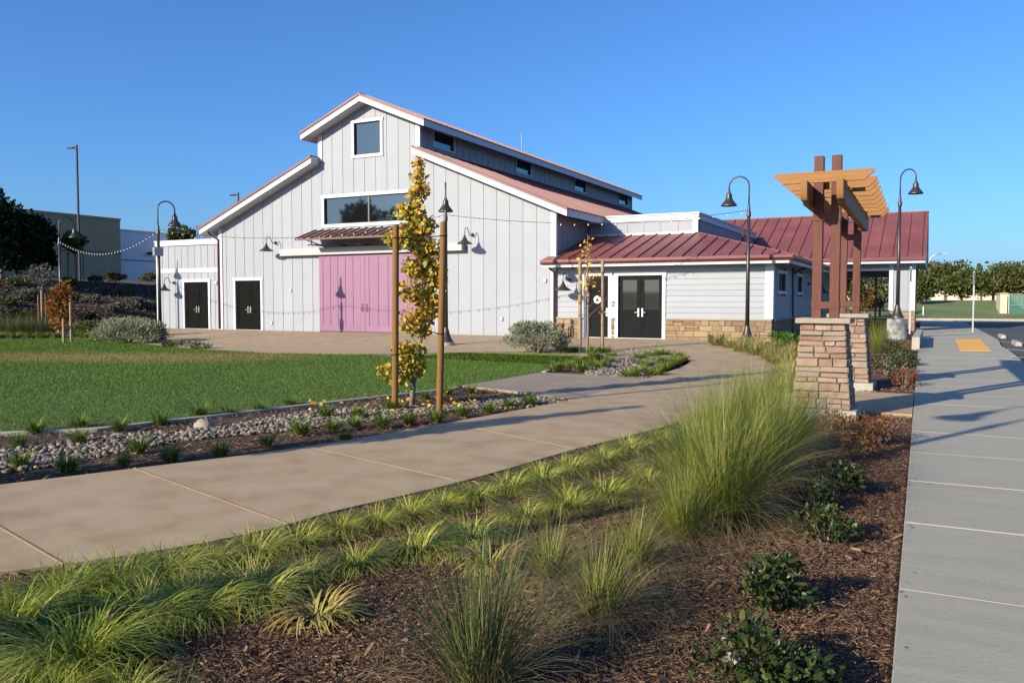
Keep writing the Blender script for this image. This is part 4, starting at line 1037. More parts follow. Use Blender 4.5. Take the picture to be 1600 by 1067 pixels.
# sedges along the path's near edge
edge_row = [(18,985,1.0,1),(95,940,.95,1),(178,925,.95,1),(262,905,.95,0),(330,888,.85,0),(400,872,.9,0),(462,858,.85,0),(530,838,.85,0),(590,826,.8,0),(640,812,.9,0),
            (690,800,.9,0),(742,788,.95,0),(795,772,1.0,0),(845,757,1.0,0),(892,742,1.0,0),(938,728,1.05,0),(985,712,1.1,0),(1030,698,1.15,0),(1075,684,1.15,0),(1110,668,1.2,0)]
for i, (x, y_, s, k) in enumerate(edge_row):
    s *= .82 if x < 150 else .84; y_ -= 5
    plant('sedge_tuft', prng.choice(SEDGE_D if k else SEDGE), gp(x, y_)[:2], s, f'arching green sedge tuft, {ORD[i]} from the left in the row along the near path edge', 'sedge', 'sedges in the row along the path', sz=s*.86)
second_row = [(120,1035,1.25,1),(305,960,1.05,0),(395,935,1.0,0),(478,905,.72,0),(556,888,.80,0),(655,865,.90,0),(735,845,.85,0),(820,812,.80,0),(885,795,.95,0),(945,778,1.0,0),(1005,760,1.0,0),(225,975,.9,1),(1040,735,1.0,0)]
second_row.sort()
for i, (x, y_, s, k) in enumerate(second_row):
    s *= .85 if x < 150 else .90
    plant('sedge_tuft', prng.choice(SEDGE_D if k else SEDGE), gp(x, y_)[:2], s, f'mounded sedge tuft, {ORD[i]} from the left in the second row on the mulch side', 'sedge', 'sedges in the second row', sz=s*.88)
plant('sedge_tuft', SEDGE[2], gp(80, 1090)[:2], .7, 'straw-tinged sedge tuft cut by the bottom left corner of the view', 'sedge', sz=.55)
plant('sedge_tuft', SEDGE[3], gp(190, 1100)[:2], .6, 'low sedge tuft at the bottom edge right of the corner one', 'sedge', sz=.5)
plant('yellowed_tuft', YELLOW[0], gp(497, 965)[:2], .95, 'broad-leaved yellowing grass tuft with brown tips, nearer the camera', 'grass tuft')
plant('yellowed_tuft', YELLOW[1], gp(765, 885)[:2], 1.1, 'broad-leaved yellow-green tuft among the sedges beside the dark rush', 'grass tuft')
plant('yellowed_tuft', YELLOW[0], gp(720, 868)[:2], .8, 'smaller yellowing tuft just left of the broad-leaved yellow-green one', 'grass tuft')
for i, (x, y_, s) in enumerate(((-2.95, 1.55, .9), (-2.2, 1.75, .85), (-1.35, 1.75, .8))):
    plant('rush_clump', RUSH[i % 2], (x, y_), s*.8, ['left', 'middle', 'right'][i]+' of three rush clumps below the view that shade the mulch', 'rush', 'rushes below the view', sz=s*.62)
# big deergrass plumes near the pergola
deer = [(1130,815,1.0,'largest deergrass plume, foremost of the tall green grasses'),(1195,752,1.0,'tall deergrass plume just behind the foremost one'),(1222,708,1.0,'tall deergrass plume in front of the near stone pier'),
        (1180,668,.95,'deergrass plume at the path side left of the near stone pier'),(1070,845,.6,'small straw-based deergrass left of the foremost plume'),(1085,775,.85,'loose deergrass plume left behind the foremost one'),(1130,700,.85,'deergrass plume between the sedge row and the stone pier')]
for i, (x, y_, s, lb) in enumerate(deer):
    plant('deergrass', DEER[i % 3], gp(x, y_)[:2], s*(.86 if i else .92), lb, 'ornamental grass', 'tall deergrass by the pergola')
plant('rush_clump', RUSH[0], gp(745, 1085)[:2], 1.0, 'dark green upright rush clump at the bottom of the view', 'rush')
plant('rush_clump', OLIVE[0], gp(935, 965)[:2], .85, 'olive wispy grass clump with straw base, right of the dark rush', 'ornamental grass')
plant('rush_clump', OLIVE[1], gp(990, 890)[:2], .75, 'thin upright olive grass clump behind the wispy straw-based one', 'ornamental grass')
plant('rush_clump', OLIVE[0], gp(860, 905)[:2], .7, 'faint wispy grass clump between the dark rush and yellow tuft', 'ornamental grass')
plant('deergrass', DEER[1], gp(1372, 556)[:2], .95, 'green deergrass behind the far pier, beside the concrete pedestal', 'ornamental grass')
# tufts in the gravel strip
liri = [(56,678),(125,670),(122,692),(187,673),(250,664),(312,652),(356,649),(406,643),(453,635),(31,698),(106,738),(194,728),(266,722),(344,714),(469,680),(416,698),(216,708),
        (30,730),(520,674),(556,668),(598,668),(640,663),(682,660),(560,652),(612,640),(722,652),(764,645),(796,637),(828,634),(700,617),(735,615),(665,624),(510,652),(540,690)]
lr = sorted(liri)
for i, (x, y_) in enumerate(lr):
    s = prng.uniform(.65, .95)
    plant('liriope_tuft', prng.choice(LIRI), gp(x, y_)[:2], s, f'small green grass tuft in the gravel strip, {ORD[i]} from the left', 'grass tuft', 'tufts in the gravel strip')
# planting island
isl = [(868,580),(890,575),(905,580),(920,570),(935,576),(950,568),(905,566),(930,561),(955,558),(925,553.5),(895,551.5),(945,552),(998,584),(1008,574),(1022,588),(1000,562),(1040,578),(1052,570),(1018,558),(1035,556),(1058,560),(1064,566),(1030,567),(985,590),(880,553)]
isl.sort()
for i, (x, y_) in enumerate(isl):
    plant('meadow_tuft', prng.choice(ISLE), gp(x, y_)[:2], prng.uniform(.8, 1.15), f'low green tuft in the planting island, {ORD[i]} from the left', 'grass tuft', 'tufts in the planting island')
# pale grasses between path loop and entrance wing
pale = [(1122,541),(1140,545),(1158,551),(1176,546),(1196,556),(1205,564),(1214,572),(1226,560),(1238,568),(1232,580),(1240,592),(1212,548),(1165,541.5),(1240,553),(1182,556),(1228,598),(1236,608),(1222,615)]
pale.sort()
for i, (x, y_) in enumerate(pale):
    q = gp(x, y_)
    plant('pale_grass', prng.choice(DRYT), q[:2], prng.uniform(1.0, 1.35), f'pale straw-green grass tuft beside the path loop, {ORD[i]} from the left', 'grass tuft', 'pale grasses by the path loop')

# shrubs with leaves and stems
def shrub(name, xyz, rx, rz, n, size, leaf, label, cat, shape='oval', seed=0, group=None, flowers=0, stems=7, lob=.45, shell=.5, nl=7):
    t = thing(name, label, cat, (0, 0, 0), group)
    lb = lobes_of(rx, rx, rz, rz*.95, nl, seed, lob)
    P, d = clump_points(n, lb, seed+1, shell); P[:, 2] = np.maximum(P[:, 2], .02)
    V, T = leaves(P, size, shape, seed+2, 1.1 if shape == 'needle' else .35, d); V[:, 2] = np.maximum(V[:, 2], .005)
    link('foliage', fast_mesh('foliage', V, T, M[leaf]), t)
    mb = MB(); r = random.Random(seed)
    for i in range(stems):
        a = r.uniform(0, 6.28); q = r.uniform(.3, .8)
        mb.tube([(0.02*math.cos(a), .02*math.sin(a), -.02), (rx*q*.45*math.cos(a), rx*q*.45*math.sin(a), rz*.7), (rx*q*math.cos(a), rx*q*math.sin(a), rz*1.45)], [max(.004, rx*.03), max(.003, rx*.02), .002], 5)
    mb.build('stems', M['bark'], t)
    if flowers:
        top_ = P[P[:, 2] > np.quantile(P[:, 2], .7)]; q = top_[np.random.default_rng(seed).choice(len(top_), flowers)]
        for k_ in range(flowers):
            pts = q[k_][None]+np.random.default_rng(seed+4+k_).normal(0, .014, (10, 3)); pts[:, 2] += .02
            V, T = leaves(pts, .015, 'card', seed+5+k_, .5); link('flower_head', fast_mesh('flower_head', V, T, M['pink_petal']), t)
    t.location = xyz; t.rotation_euler = (0, 0, r.uniform(0, 6)); return t
haw = [(1203,952,.22,.16,380,3,'dark glossy hawthorn shrub with pink flower heads, second nearest in the mulch row'),
       (1185,1078,.25,.15,430,1,'nearest glossy hawthorn shrub at the bottom edge of the view'),
       (1288,850,.20,.14,300,3,'sparse hawthorn shrub with pale flowers, third in the mulch row'),
       (1300,775,.24,.17,330,2,'fourth glossy hawthorn shrub in the row toward the stone pier'),
       (1268,800,.17,.12,190,1,'thin small hawthorn between the third and fourth shrubs'),
       (1255,1085,.14,.09,120,0,'low sprig of hawthorn with a reddish leaf at the bottom edge')]
for i, (x, y_, rx, rz, n, fl, lb) in enumerate(haw):
    shrub('hawthorn_shrub', gp(x, y_), rx, rz, int(n*1.7), .043, 'hawthorn', lb, 'shrub', 'oval', 40+i*11, 'hawthorn shrubs in the mulch bed', fl, 9, .4, .35)
red = [(1378,695,.30,.20,620,'red-tinged heavenly bamboo shrub at the corner of the pergola walk'),(1338,718,.22,.15,320,'reddish low shrub in front of the pergola plinth'),
       (1300,672,.26,.14,380,'dark red-leaved shrub hugging the near pier plinth'),(1412,606,.27,.22,520,'rounded red-green shrub beyond the pergola walk by the sidewalk')]
for i, (x, y_, rx, rz, n, lb) in enumerate(red):
    shrub('nandina_shrub', gp(x, y_), rx, rz, n, .040, 'nandina', lb, 'shrub', 'oval', 140+i*11, 'red-tinged shrubs by the pergola', 0, 8, .42, .35)
for i, (x, y_, rx, rz, lb) in enumerate([(1385,585,.42,.30,'flowering shrub close behind the far stone pier'),(1395,562,.42,.30,'flowering shrub between the far pier and the concrete pedestal'),(1412,574,.34,.24,'flowering shrub at the mulch edge behind the round red-green one')]):
    shrub('hawthorn_shrub', gp(x, y_), rx, rz, 520, .055, 'hawthorn', lb, 'shrub', 'oval', 180+i*7, 'flowering shrubs behind the pergola', 5, 9, .4, .4)
shrub('silver_shrub', gp(838, 553), 1.0, .50, 7000, .105, 'silver', 'wide silver-grey sage shrub on the plaza edge before the barn', 'shrub', 'needle', 301, 'silver shrubs at the lawn edge', 0, 24, .34, .5, 13)
shrub('silver_shrub', gp(200, 537), 1.05, .56, 6000, .11, 'silver', 'large silver-green sage shrub left of the lamp post at the lawn corner', 'shrub', 'needle', 311, 'silver shrubs at the lawn edge', 0, 24, .34, .5, 13)
for i, (x, y_) in enumerate([(172,534),(228,538)]):
    q = gp(x, y_); shrub('silver_shrub', q, .85, .48, 3600, .12, 'silver', ['silver sage on the left flank of the large one by the lawn corner', 'silver sage at the right flank of the large one, against the lamp post'][i], 'shrub', 'needle', 321+i, 'silver shrubs at the lawn edge', 0, 10, .36, .5, 9)
lowp = [(277,540),(290,542),(300,543),(312,546),(262,543),(322,546)]
for i, (x, y_) in enumerate(sorted(lowp)):
    shrub('low_shrub', gp(x, y_), .28, .12, 260, .06, 'silver' if i % 2 else 'olive_leaf', f'low cushion plant right of the lamp post footing, {ORD[i]} from the left', 'shrub', 'card', 340+i, 'cushion plants at the lawn corner', 0, 4)
edgep = [(0,528),(22,529),(48,529),(66,529),(90,528),(118,528),(135,529),(150,530),(165,531)]
for i, (x, y_) in enumerate(edgep):
    plant('liriope_tuft', prng.choice(ISLE), gp(x, y_)[:2], 1.5, f'tuft on the far lawn edge at the left, {ORD[i]} from the frame', 'grass tuft', 'tufts on the far lawn edge')
shrub('lime_shrub', gp(1222, 541), .42, .24, 420, .10, 'lime_leaf', 'bright green shrub at the corner of the entrance wing', 'shrub', 'oval', 350, None, 0, 6)
shrub('lime_shrub', gp(1241, 542.5), .35, .2, 300, .10, 'lime_leaf', 'second bright green shrub tucked beside the near stone pier', 'shrub', 'oval', 351, None, 0, 6)

# ------------------------------------------------------------------ staked trees
def limb(mb, a, b, r0, r1, bend=.1, seed=0, n=5):
    r = random.Random(seed); A, B = Vector(a), Vector(b); k = (B-A).length*bend
    pts = [A.lerp(B, i/n)+Vector((r.uniform(-k, k), r.uniform(-k, k), 0))*(math.sin(math.pi*i/n)) for i in range(n+1)]
    mb.tube(pts, [r0+(r1-r0)*i/n for i in range(n+1)], 7); return pts
def ginkgo(loc, label, seed, s=1.0, sparse=1.0):
    t = thing('ginkgo_tree', label, 'tree', (0, 0, 0))
    rgt = Vector((math.cos(YAW), math.sin(YAW), 0)); r = random.Random(seed)
    # trunk line: (sideways, height)
    tl = [(0, -.1), (.03, .35), (.12, .85), (.22, 1.4), (.20, 2.0), (.10, 2.6), (.12, 3.2), (.14, 3.62)]
    mb = MB(); mb.tube([rgt*a+Vector((0, r.uniform(-.02, .02), z)) for a, z in tl], [.045, .038, .032, .028, .024, .018, .012, .004], 8)
    # crown lobes: sideways, height, half width, half height, leaf count, gold share
    lob = [(-.22,.52,.30,.22,210,.25),(.02,.62,.22,.26,200,.15),(-.05,.88,.28,.14,120,.5),(.16,1.22,.18,.22,150,.75),(-.05,1.3,.22,.2,90,.5),(.28,1.55,.22,.25,210,.8),(.05,1.75,.26,.22,190,.6),
           (.38,1.95,.2,.3,170,.85),(.12,2.1,.26,.22,200,.5),(.30,2.35,.2,.25,150,.75),(-.1,2.55,.30,.2,170,.4),(.12,2.75,.28,.22,210,.35),(.2,2.45,.2,.2,110,.5),(.0,2.95,.24,.16,130,.45),(.08,3.2,.14,.2,80,.7),(.14,3.45,.13,.18,60,.8),(.14,3.68,.10,.10,34,.85),(.2,3.3,.1,.14,30,.9)]
    Pg, Pn = [], []
    rn = np.random.default_rng(seed)
    for a, z, w_, h, n, gd in lob:
        base_ = min(tl, key=lambda q: abs(q[1]-(z-.25)))
        tip = rgt*a+Vector((r.uniform(-.1, .1), r.uniform(-.1, .1), z+h*.5))
        st = rgt*base_[0]+Vector((0, 0, base_[1])); limb(mb, st, tip, .012, .003, .08, r.random())
        for kk in range(4): limb(mb, st.lerp(tip, .5), rgt*(a+r.uniform(-w_, w_))+Vector((r.uniform(-w_, w_)*.6, r.uniform(-w_, w_)*.6, z+r.uniform(-h, h))), .006, .002, .1, r.random(), 3)
        m = int(n*1.5*sparse); d = rn.normal(size=(m, 3)); d /= np.linalg.norm(d, axis=1)[:, None]; d *= (rn.random(m)**.45)[:, None]; w_ *= 1.02; h *= .88
        pts = np.array(rgt)[None]*(a+d[:, 0:1]*w_)+np.stack([-np.sin(YAW)*d[:, 1]*w_, np.cos(YAW)*d[:, 1]*w_, z+d[:, 2]*h], 1)
        k = rn.random(m) < min(.95, gd+.06); Pg.append(pts[k]); Pn.append(pts[~k])
    mb.build('trunk', M['bark'], t, smooth=True)
    V1, T1 = leaves(np.concatenate(Pg), .064, 'fan', seed, -.1); V2, T2 = leaves(np.concatenate(Pn), .064, 'fan', seed+1, -.1)
    V, T, mi = join([(V1, T1, 0), (V2, T2, 1)])
    link('crown', fast_mesh('crown', V, T, [M['ginkgo_gold'], M['ginkgo_green']], mi), t)
    t.location = loc; t.scale = (s, s, s); return t
def stake(loc, h, rad, label, tie=None, lean=(0, 0), matn='stake_wood', group='tree stakes', bands=(.55, .8)):
    t = thing('tree_stake', label, 'tree stake', (0, 0, 0), group)
    mb = MB(); mb.tube([(lean[0]*i/6, lean[1]*i/6, -.15+(h+.15)*i/6) for i in range(7)]+[(lean[0], lean[1], h+.012)], [rad]*6+[rad*.97, rad*.55], 12)
    mb.build('pole', M[matn], t, smooth=False, auto=True)
    for b in bands:
        MB().tube([(lean[0]*b+(rad+.006)*math.cos(a*math.pi/6), lean[1]*b+(rad+.006)*math.sin(a*math.pi/6), h*b) for a in range(13)], .008, 5).build('tie_band', M['rubber'], t)
        if tie:
            v = Vector(tie); MB().tube([(lean[0]*b, lean[1]*b+.0, h*b), (v.x*.5, v.y*.5, h*b+.015), (v.x, v.y, h*b-.02)], .009, 5).build('tie_strap', M['rubber'], t)
    t.location = loc; return t
gk = gp(643, 634)
ginkgo(gk, 'young ginkgo with yellow and green leaves tied between two wooden stakes', 71, 1.0)
s1, s2 = gp(617, 640), gp(686, 646)
stake(s1, 2.72, .048, 'round wooden stake left of the yellow ginkgo', (gk[0]-s1[0]+.15, gk[1]-s1[1], 0), (.02, .03), bands=(.30, .93))
stake(s2, 2.72, .048, 'round wooden stake right of the yellow ginkgo', (gk[0]-s2[0]+.15, gk[1]-s2[1], 0), (.06, .05), bands=(.42, .93))
# neighbour ginkgo left of the view: its shadow lies across the gravel and the path
g2 = (-8.15, 2.95, g(-8.15, 2.95))
ginkgo(g2, 'second ginkgo left of the view whose long shadow crosses the path', 72, 1.0)
stake((g2[0]-.4, g2[1]-.25, g2[2]), 2.7, .048, 'left stake of the ginkgo outside the view', (.4, .25, 0), bands=(.5, .93))
stake((g2[0]+.4, g2[1]+.2, g2[2]), 2.7, .048, 'right stake of the ginkgo outside the view', (-.4, -.2, 0), bands=(.5, .93))
# bare sapling by the restroom door
def sapling(loc, h, label, nleaf, leafm, seed, wide=.35, leafsize=.075, lower=.3):
    t = thing('sapling', label, 'tree', (0, 0, 0)); r = random.Random(seed); mb = MB(); pts = []
    mb.tube([(r.uniform(-.03, .03), r.uniform(-.03, .03), -.1+(h+.1)*i/8) for i in range(9)], [h*.012*(1-i/9)+.004 for i in range(9)], 7)
    for i in range(22):
        z = h*(lower+(.95-lower)*i/22); a = r.uniform(0, 6.28); L = wide*(1.15-i/22)*r.uniform(.5, 1.1)
        p = limb(mb, (0, 0, z), (L*math.cos(a), L*math.sin(a), z+L*.9), .009, .003, .06, r.random(), 4); pts += p[2:]
    mb.build('trunk', M['bark'], t, smooth=True)
    P = np.array([tuple(r.choice(pts)) for _ in range(nleaf)])+np.random.default_rng(seed).normal(0, .05, (nleaf, 3))
    V, T = leaves(P, leafsize, 'fan', seed, 0); link('crown', fast_mesh('crown', V, T, M[leafm]), t)
    t.location = loc; return t
sp = gp(918, 553.5); sapling(sp, 3.55, 'thin bare sapling with few orange leaves before the restroom door', 90, 'ginkgo_gold', 81, .55, .095)
a_, b_ = gp(906, 552.5), gp(941, 550)
stake(a_, 2.75, .055, 'pale stake left of the bare sapling', (sp[0]-a_[0], sp[1]-a_[1], 0), matn='stake_pale', bands=(.42,))
stake(b_, 2.80, .055, 'pale stake right of the bare sapling', (sp[0]-b_[0], sp[1]-b_[1], 0), matn='stake_pale', bands=(.45,))
mb = MB(); mb.tube([(a_[0], a_[1], a_[2]+.12), (b_[0], b_[1], b_[2]+.12)], .02, 6)

# ------------------------------------------------------------------ mulch chips, gravel, lawn blades (uncountable)
def wedge_chips(name, P, rng, lmin, lmax, wmin, wmax, mat_, zs=.012):
    n = len(P); L = lmin+(lmax-lmin)*rng.random(n)**1.8; W = wmin+(wmax-wmin)*rng.random(n); a = rng.random(n)*2*np.pi; tl = rng.normal(0, .28, n)
    d = np.stack([np.cos(a)*np.cos(tl), np.sin(a)*np.cos(tl), np.sin(tl)], 1); s = np.stack([-np.sin(a), np.cos(a), rng.normal(0, .3, n)], 1)
    u = np.array([0, 0, 1.0]); h = (W*.55)[:, None]*u
    c = P+np.stack([np.zeros(n), np.zeros(n), zs*rng.random(n)*2], 1)
    e = L[:, None]*.5*d; f = W[:, None]*.5*s
    V = np.stack([c-e-f*.7, c-e*.9+f, c+e+f*.6, c+e*.92-f, c-e*.6+h, c+e*.7+h*.9], 1)
    b = (np.arange(n)*6)[:, None]
    T = np.concatenate([b+np.array(q)[None] for q in ((0, 3, 5, 4), (2, 1, 4, 5))]); 
    return fast_mesh(name, V.reshape(-1, 3), T, mat_)
bed = near_e[8:]+[(-2.6, 12.7), (SWL(12.7)-.02, 12.7), (SWL(-1)-.02, -1), (-5, -1)]
def scatter(poly, n, rng, dens=None, box_=None):
    xs = [p[0] for p in poly]; ys = [p[1] for p in poly]
    b = box_ or (min(xs), max(xs), min(ys), max(ys))
    X = b[0]+(b[1]-b[0])*rng.random(n); Y = b[2]+(b[3]-b[2])*rng.random(n)
    k = in_poly(poly, X, Y)
    if dens is not None: k &= rng.random(n) < dens(X, Y)
    X, Y = X[k], Y[k]; return np.stack([X, Y, gv(X, Y)], 1)
dn = lambda X, Y: np.clip((6.0/np.maximum(2.0, X*_fw[0]+Y*_fw[1]))**1.6, .06, 1)*((X*_fw[0]+Y*_fw[1]) > 2.2)
rg = np.random.default_rng(3)
P = scatter(bed, 400000, rg, dn)
o = link('mulch_chips', wedge_chips('mulch_chips', P, rg, .012, .055, .0025, .0075, M['chips'])); stuff(o, 'brown shredded bark mulch covering the planting bed', 'mulch')
P = scatter(bed, 2600, rg, dn)
o = link('mulch_bark', wedge_chips('mulch_bark', P, rg, .04, .13, .008, .02, M['chips'], .02)); stuff(o, 'larger bark pieces lying on the mulch bed', 'mulch')
ctr = [(gp(x, y_), n, sp) for x, y_, n, sp in ((935,965,1500,.30),(985,890,1300,.30),(860,905,900,.28),(1080,850,1500,.32),(1130,815,1800,.42),(1090,775,1300,.38),(1040,800,1200,.35),(745,1060,700,.25),(1195,752,1000,.4),(900,840,900,.35),(820,840,600,.3))]
P = np.concatenate([np.array(c)[None]+np.concatenate([rg.normal(0, sp_, (n, 2)), np.zeros((n, 1))], 1) for c, n, sp_ in ctr]); P = P[in_poly(bed, P[:, 0], P[:, 1])]; P[:, 2] = gv(P[:, 0], P[:, 1])+.012
o = link('straw_litter', wedge_chips('straw_litter', P, rg, .05, .20, .0018, .0042, M['straw_dead'], .012)); stuff(o, 'dead straw lying round the ornamental grasses', 'straw')
P = np.array([gp(643, 634)])+np.concatenate([rg.normal(0, .75, (150, 2)), np.zeros((150, 1))], 1); P[:, 2] = gv(P[:, 0], P[:, 1])+.055
V, T = leaves(P, .06, 'fan', 99, -.2); V[:, 2] = np.maximum(V[:, 2], np.repeat(P[:, 2], 6)-.01); stuff(link('fallen_leaves', fast_mesh('fallen_leaves', V, T, M['ginkgo_gold'])), 'yellow ginkgo leaves fallen round the staked tree', 'leaves')
P = scatter([(SWL(2)-.01, 2), (SWL(2)+.22, 2), (SWL(30)+.22, 30), (SWL(30)-.01, 30)], 900, rg, lambda X, Y: np.exp(-(X-(-.08-.012*Y))/.05)); P[:, 2] += .043
o = link('mulch_litter', wedge_chips('mulch_litter', P, rg, .012, .05, .003, .009, M['chips'], .003)); stuff(o, 'bark crumbs spilled on the sidewalk edge', 'mulch')
bed2 = [(SWL(15.6)-.02, 15.6), (SWL(34)-.02, 34), (-4.8, 30), (-3.6, 22), (-2.5, 15.6)]
P = scatter(bed2, 16000, rg); o = link('mulch_chips', wedge_chips('mulch_chips', P, rg, .03, .10, .008, .02, M['chips'])); stuff(o, 'bark mulch beyond the pergola walk', 'mulch')
strip = lawn_near[15:][::-1]; gravel_poly = far_e[8:]+G2((860, 621), (780, 611), (722, 605))+lawn_near[13:]+[(-11.6, 4.4), (-13.5, 2.0)]
P = scatter(gravel_poly, 22000, rg)
o = link('mulch_chips', wedge_chips('mulch_chips', P, rg, .025, .09, .006, .018, M['chips'])); stuff(o, 'dark bark mulch under the tufts of the gravel strip', 'mulch')
def pebbles(name, P, rng, smin, smax, mat_):
    ico = bmesh.new(); bmesh.ops.create_icosphere(ico, subdivisions=1, radius=1); ico.verts.ensure_lookup_table()
    S = np.array([v.co[:] for v in ico.verts]); Fq = np.array([[v.index for v in f.verts] for f in ico.faces]); ico.free()
    n = len(P); k = len(S); sz = smin+(smax-smin)*rng.random(n)**2
    sc = sz[:, None]*np.stack([1+.35*rng.random(n), .75+.3*rng.random(n), .5+.25*rng.random(n)], 1)
    a = rng.random(n)*2*np.pi; ca, sa = np.cos(a), np.sin(a)
    Q = S[None]*sc[:, None]*(1+.16*rng.normal(size=(n, k, 1)))
    t = rng.normal(0, .3, n); Q[:, :, 2] += Q[:, :, 0]*t[:, None]
    X = Q[:, :, 0]*ca[:, None]-Q[:, :, 1]*sa[:, None]; Y = Q[:, :, 0]*sa[:, None]+Q[:, :, 1]*ca[:, None]
    V = np.stack([X, Y, Q[:, :, 2]], 2)+P[:, None]; V[:, :, 2] += (sc[:, 2]*.45)[:, None]
    T = (Fq[None]+(np.arange(n)*k)[:, None, None]).reshape(-1, 3)
    return fast_mesh(name, V.reshape(-1, 3), T, mat_, smooth=True)
creek = smooth_line(G2((-20, 725), (60, 716), (150, 703), (230, 688), (330, 676), (430, 661), (520, 650), (620, 645), (720, 637), (800, 628), (870, 626)), 4)
cl = np.array(creek)
P = scatter(gravel_poly, 60000, rg)
dist = np.sqrt(((P[:, None, :2]-cl[None])**2).sum(2)).min(1); wd = .55+.2*np.sin(P[:, 0]*1.9+P[:, 1])
P = P[(dist < wd)]
o = link('river_stones', pebbles('river_stones', P, rg, .012, .042, M['river_stone'])); stuff(o, 'grey and tan river stones in the dry creek bed beside the lawn', 'gravel')
ip = [p for p in island_edge]+G2((845, 583.5), (880, 572), (905, 561))
crk = np.array(smooth_line(G2((975, 590), (968, 578), (985, 566), (1005, 556), (1000, 549)), 4))
P = scatter(ip, 26000, rg); dist = np.sqrt(((P[:, None, :2]-crk[None])**2).sum(2)).min(1); Pc = P[dist < .75]
o = link('river_stones', pebbles('river_stones', Pc, rg, .02, .06, M['river_stone'])); stuff(o, 'pale river stones running through the planting island', 'gravel')
bq = gp(318, 668)
mb = MB(); mb.sphere((0, 0, .03), (.15, .11, .10), 9, 5); mb.v = [(x*(1.15-1.6*max(0, z-.0)*2.2), y*(1.15-1.6*max(0, z)*2.2), z) for x, y, z in mb.v]; rb = random.Random(4)
mb.v = [(x*(1+rb.uniform(-.12, .12)), y*(1+rb.uniform(-.12, .12)), z*(1+rb.uniform(-.15, .15))) for x, y, z in mb.v]
o = mb.build('boulder', M['boulder'], smooth=True); o.location = bq; tag(o, 'tan pyramid-like boulder among the river stones', 'boulder')
ul = gp(1019, 573)
o = MB().box(-.45, .45, -.28, .28, -.05, .07).build('utility_cover', M['concrete_grey'], bevel=.012); o.location = ul; o.rotation_euler = (0, 0, .2); tag(o, 'flat concrete utility cover in the planting island', 'utility cover')
# lawn blades
def lawn_blades(name, P, rng, h, w_, mat_):
    n = len(P); a = rng.random(n)*2*np.pi; ln = rng.normal(0, .4, (n, 2)); H = h*(.6+.7*rng.random(n)); W = w_*(.7+.6*rng.random(n))
    s = np.stack([np.cos(a), np.sin(a), np.zeros(n)], 1)*W[:, None]*.5
    tip = P+np.stack([ln[:, 0]*H, ln[:, 1]*H, H], 1)
    V = np.stack([P-s, P+s, tip], 1).reshape(-1, 3); return fast_mesh(name, V, np.arange(n*3).reshape(n, 3), mat_)
dl = lambda X, Y: np.clip((9.0/np.maximum(3, X*_fw[0]+Y*_fw[1]))**1.15, .12, 1)
P = scatter(lawn_pts, 1700000, rg, dl); P[:, 2] += .02
dpt = P[:, 0]*_fw[0]+P[:, 1]*_fw[1]
# a worn dry patch across the back of the lawn
pc = np.array(G2((30, 558), (120, 560), (230, 560), (300, 561), (380, 559))); dist = np.sqrt(((P[:, None, :2]-np.array(smooth_line(pc, 4))[None])**2).sum(2)).min(1)
dry = (rg.random(len(P)) < np.clip(1.25-dist/2.4, 0, .95))
hh = .020+.0008*dpt; ww = .0030+.00055*dpt
def lb_(k, name, m_, lab):
    n = k.sum(); q = P[k]; o = link(name, lawn_blades(name, q, rg, 1.0, 1.0, m_))
    # rescale blades by distance
    V = np.empty(n*9, np.float32); o.data.vertices.foreach_get('co', V); V = V.reshape(n, 3, 3)
    V = q[:, None]+(V-q[:, None])*np.stack([ww[k], ww[k], hh[k]], 1)[:, None, :] if False else V
    o.data.vertices.foreach_set('co', V.astype(np.float32).ravel()); stuff(o, lab, 'grass'); return o
def lawn_mesh(k, name, m_, lab):
    q = P[k]; n = len(q); a = rg.random(n)*2*np.pi; ln = rg.normal(0, .42, (n, 2)); H = hh[k]*(.6+.7*rg.random(n)); W = ww[k]*(.7+.6*rg.random(n))
    s = np.stack([np.cos(a), np.sin(a), np.zeros(n)], 1)*W[:, None]*.5
    tip = q+np.stack([ln[:, 0]*H, ln[:, 1]*H, H], 1); V = np.stack([q-s, q+s, tip], 1).reshape(-1, 3)
    stuff(link(name, fast_mesh(name, V, np.arange(n*3).reshape(n, 3), m_)), lab, 'grass')
lawn_mesh(~dry, 'lawn_grass', M['lawn_blade'], 'short mown green grass of the lawn')
lawn_mesh(dry, 'dry_grass', M['dry_blade'], 'worn yellowish patch of grass at the back of the lawn')

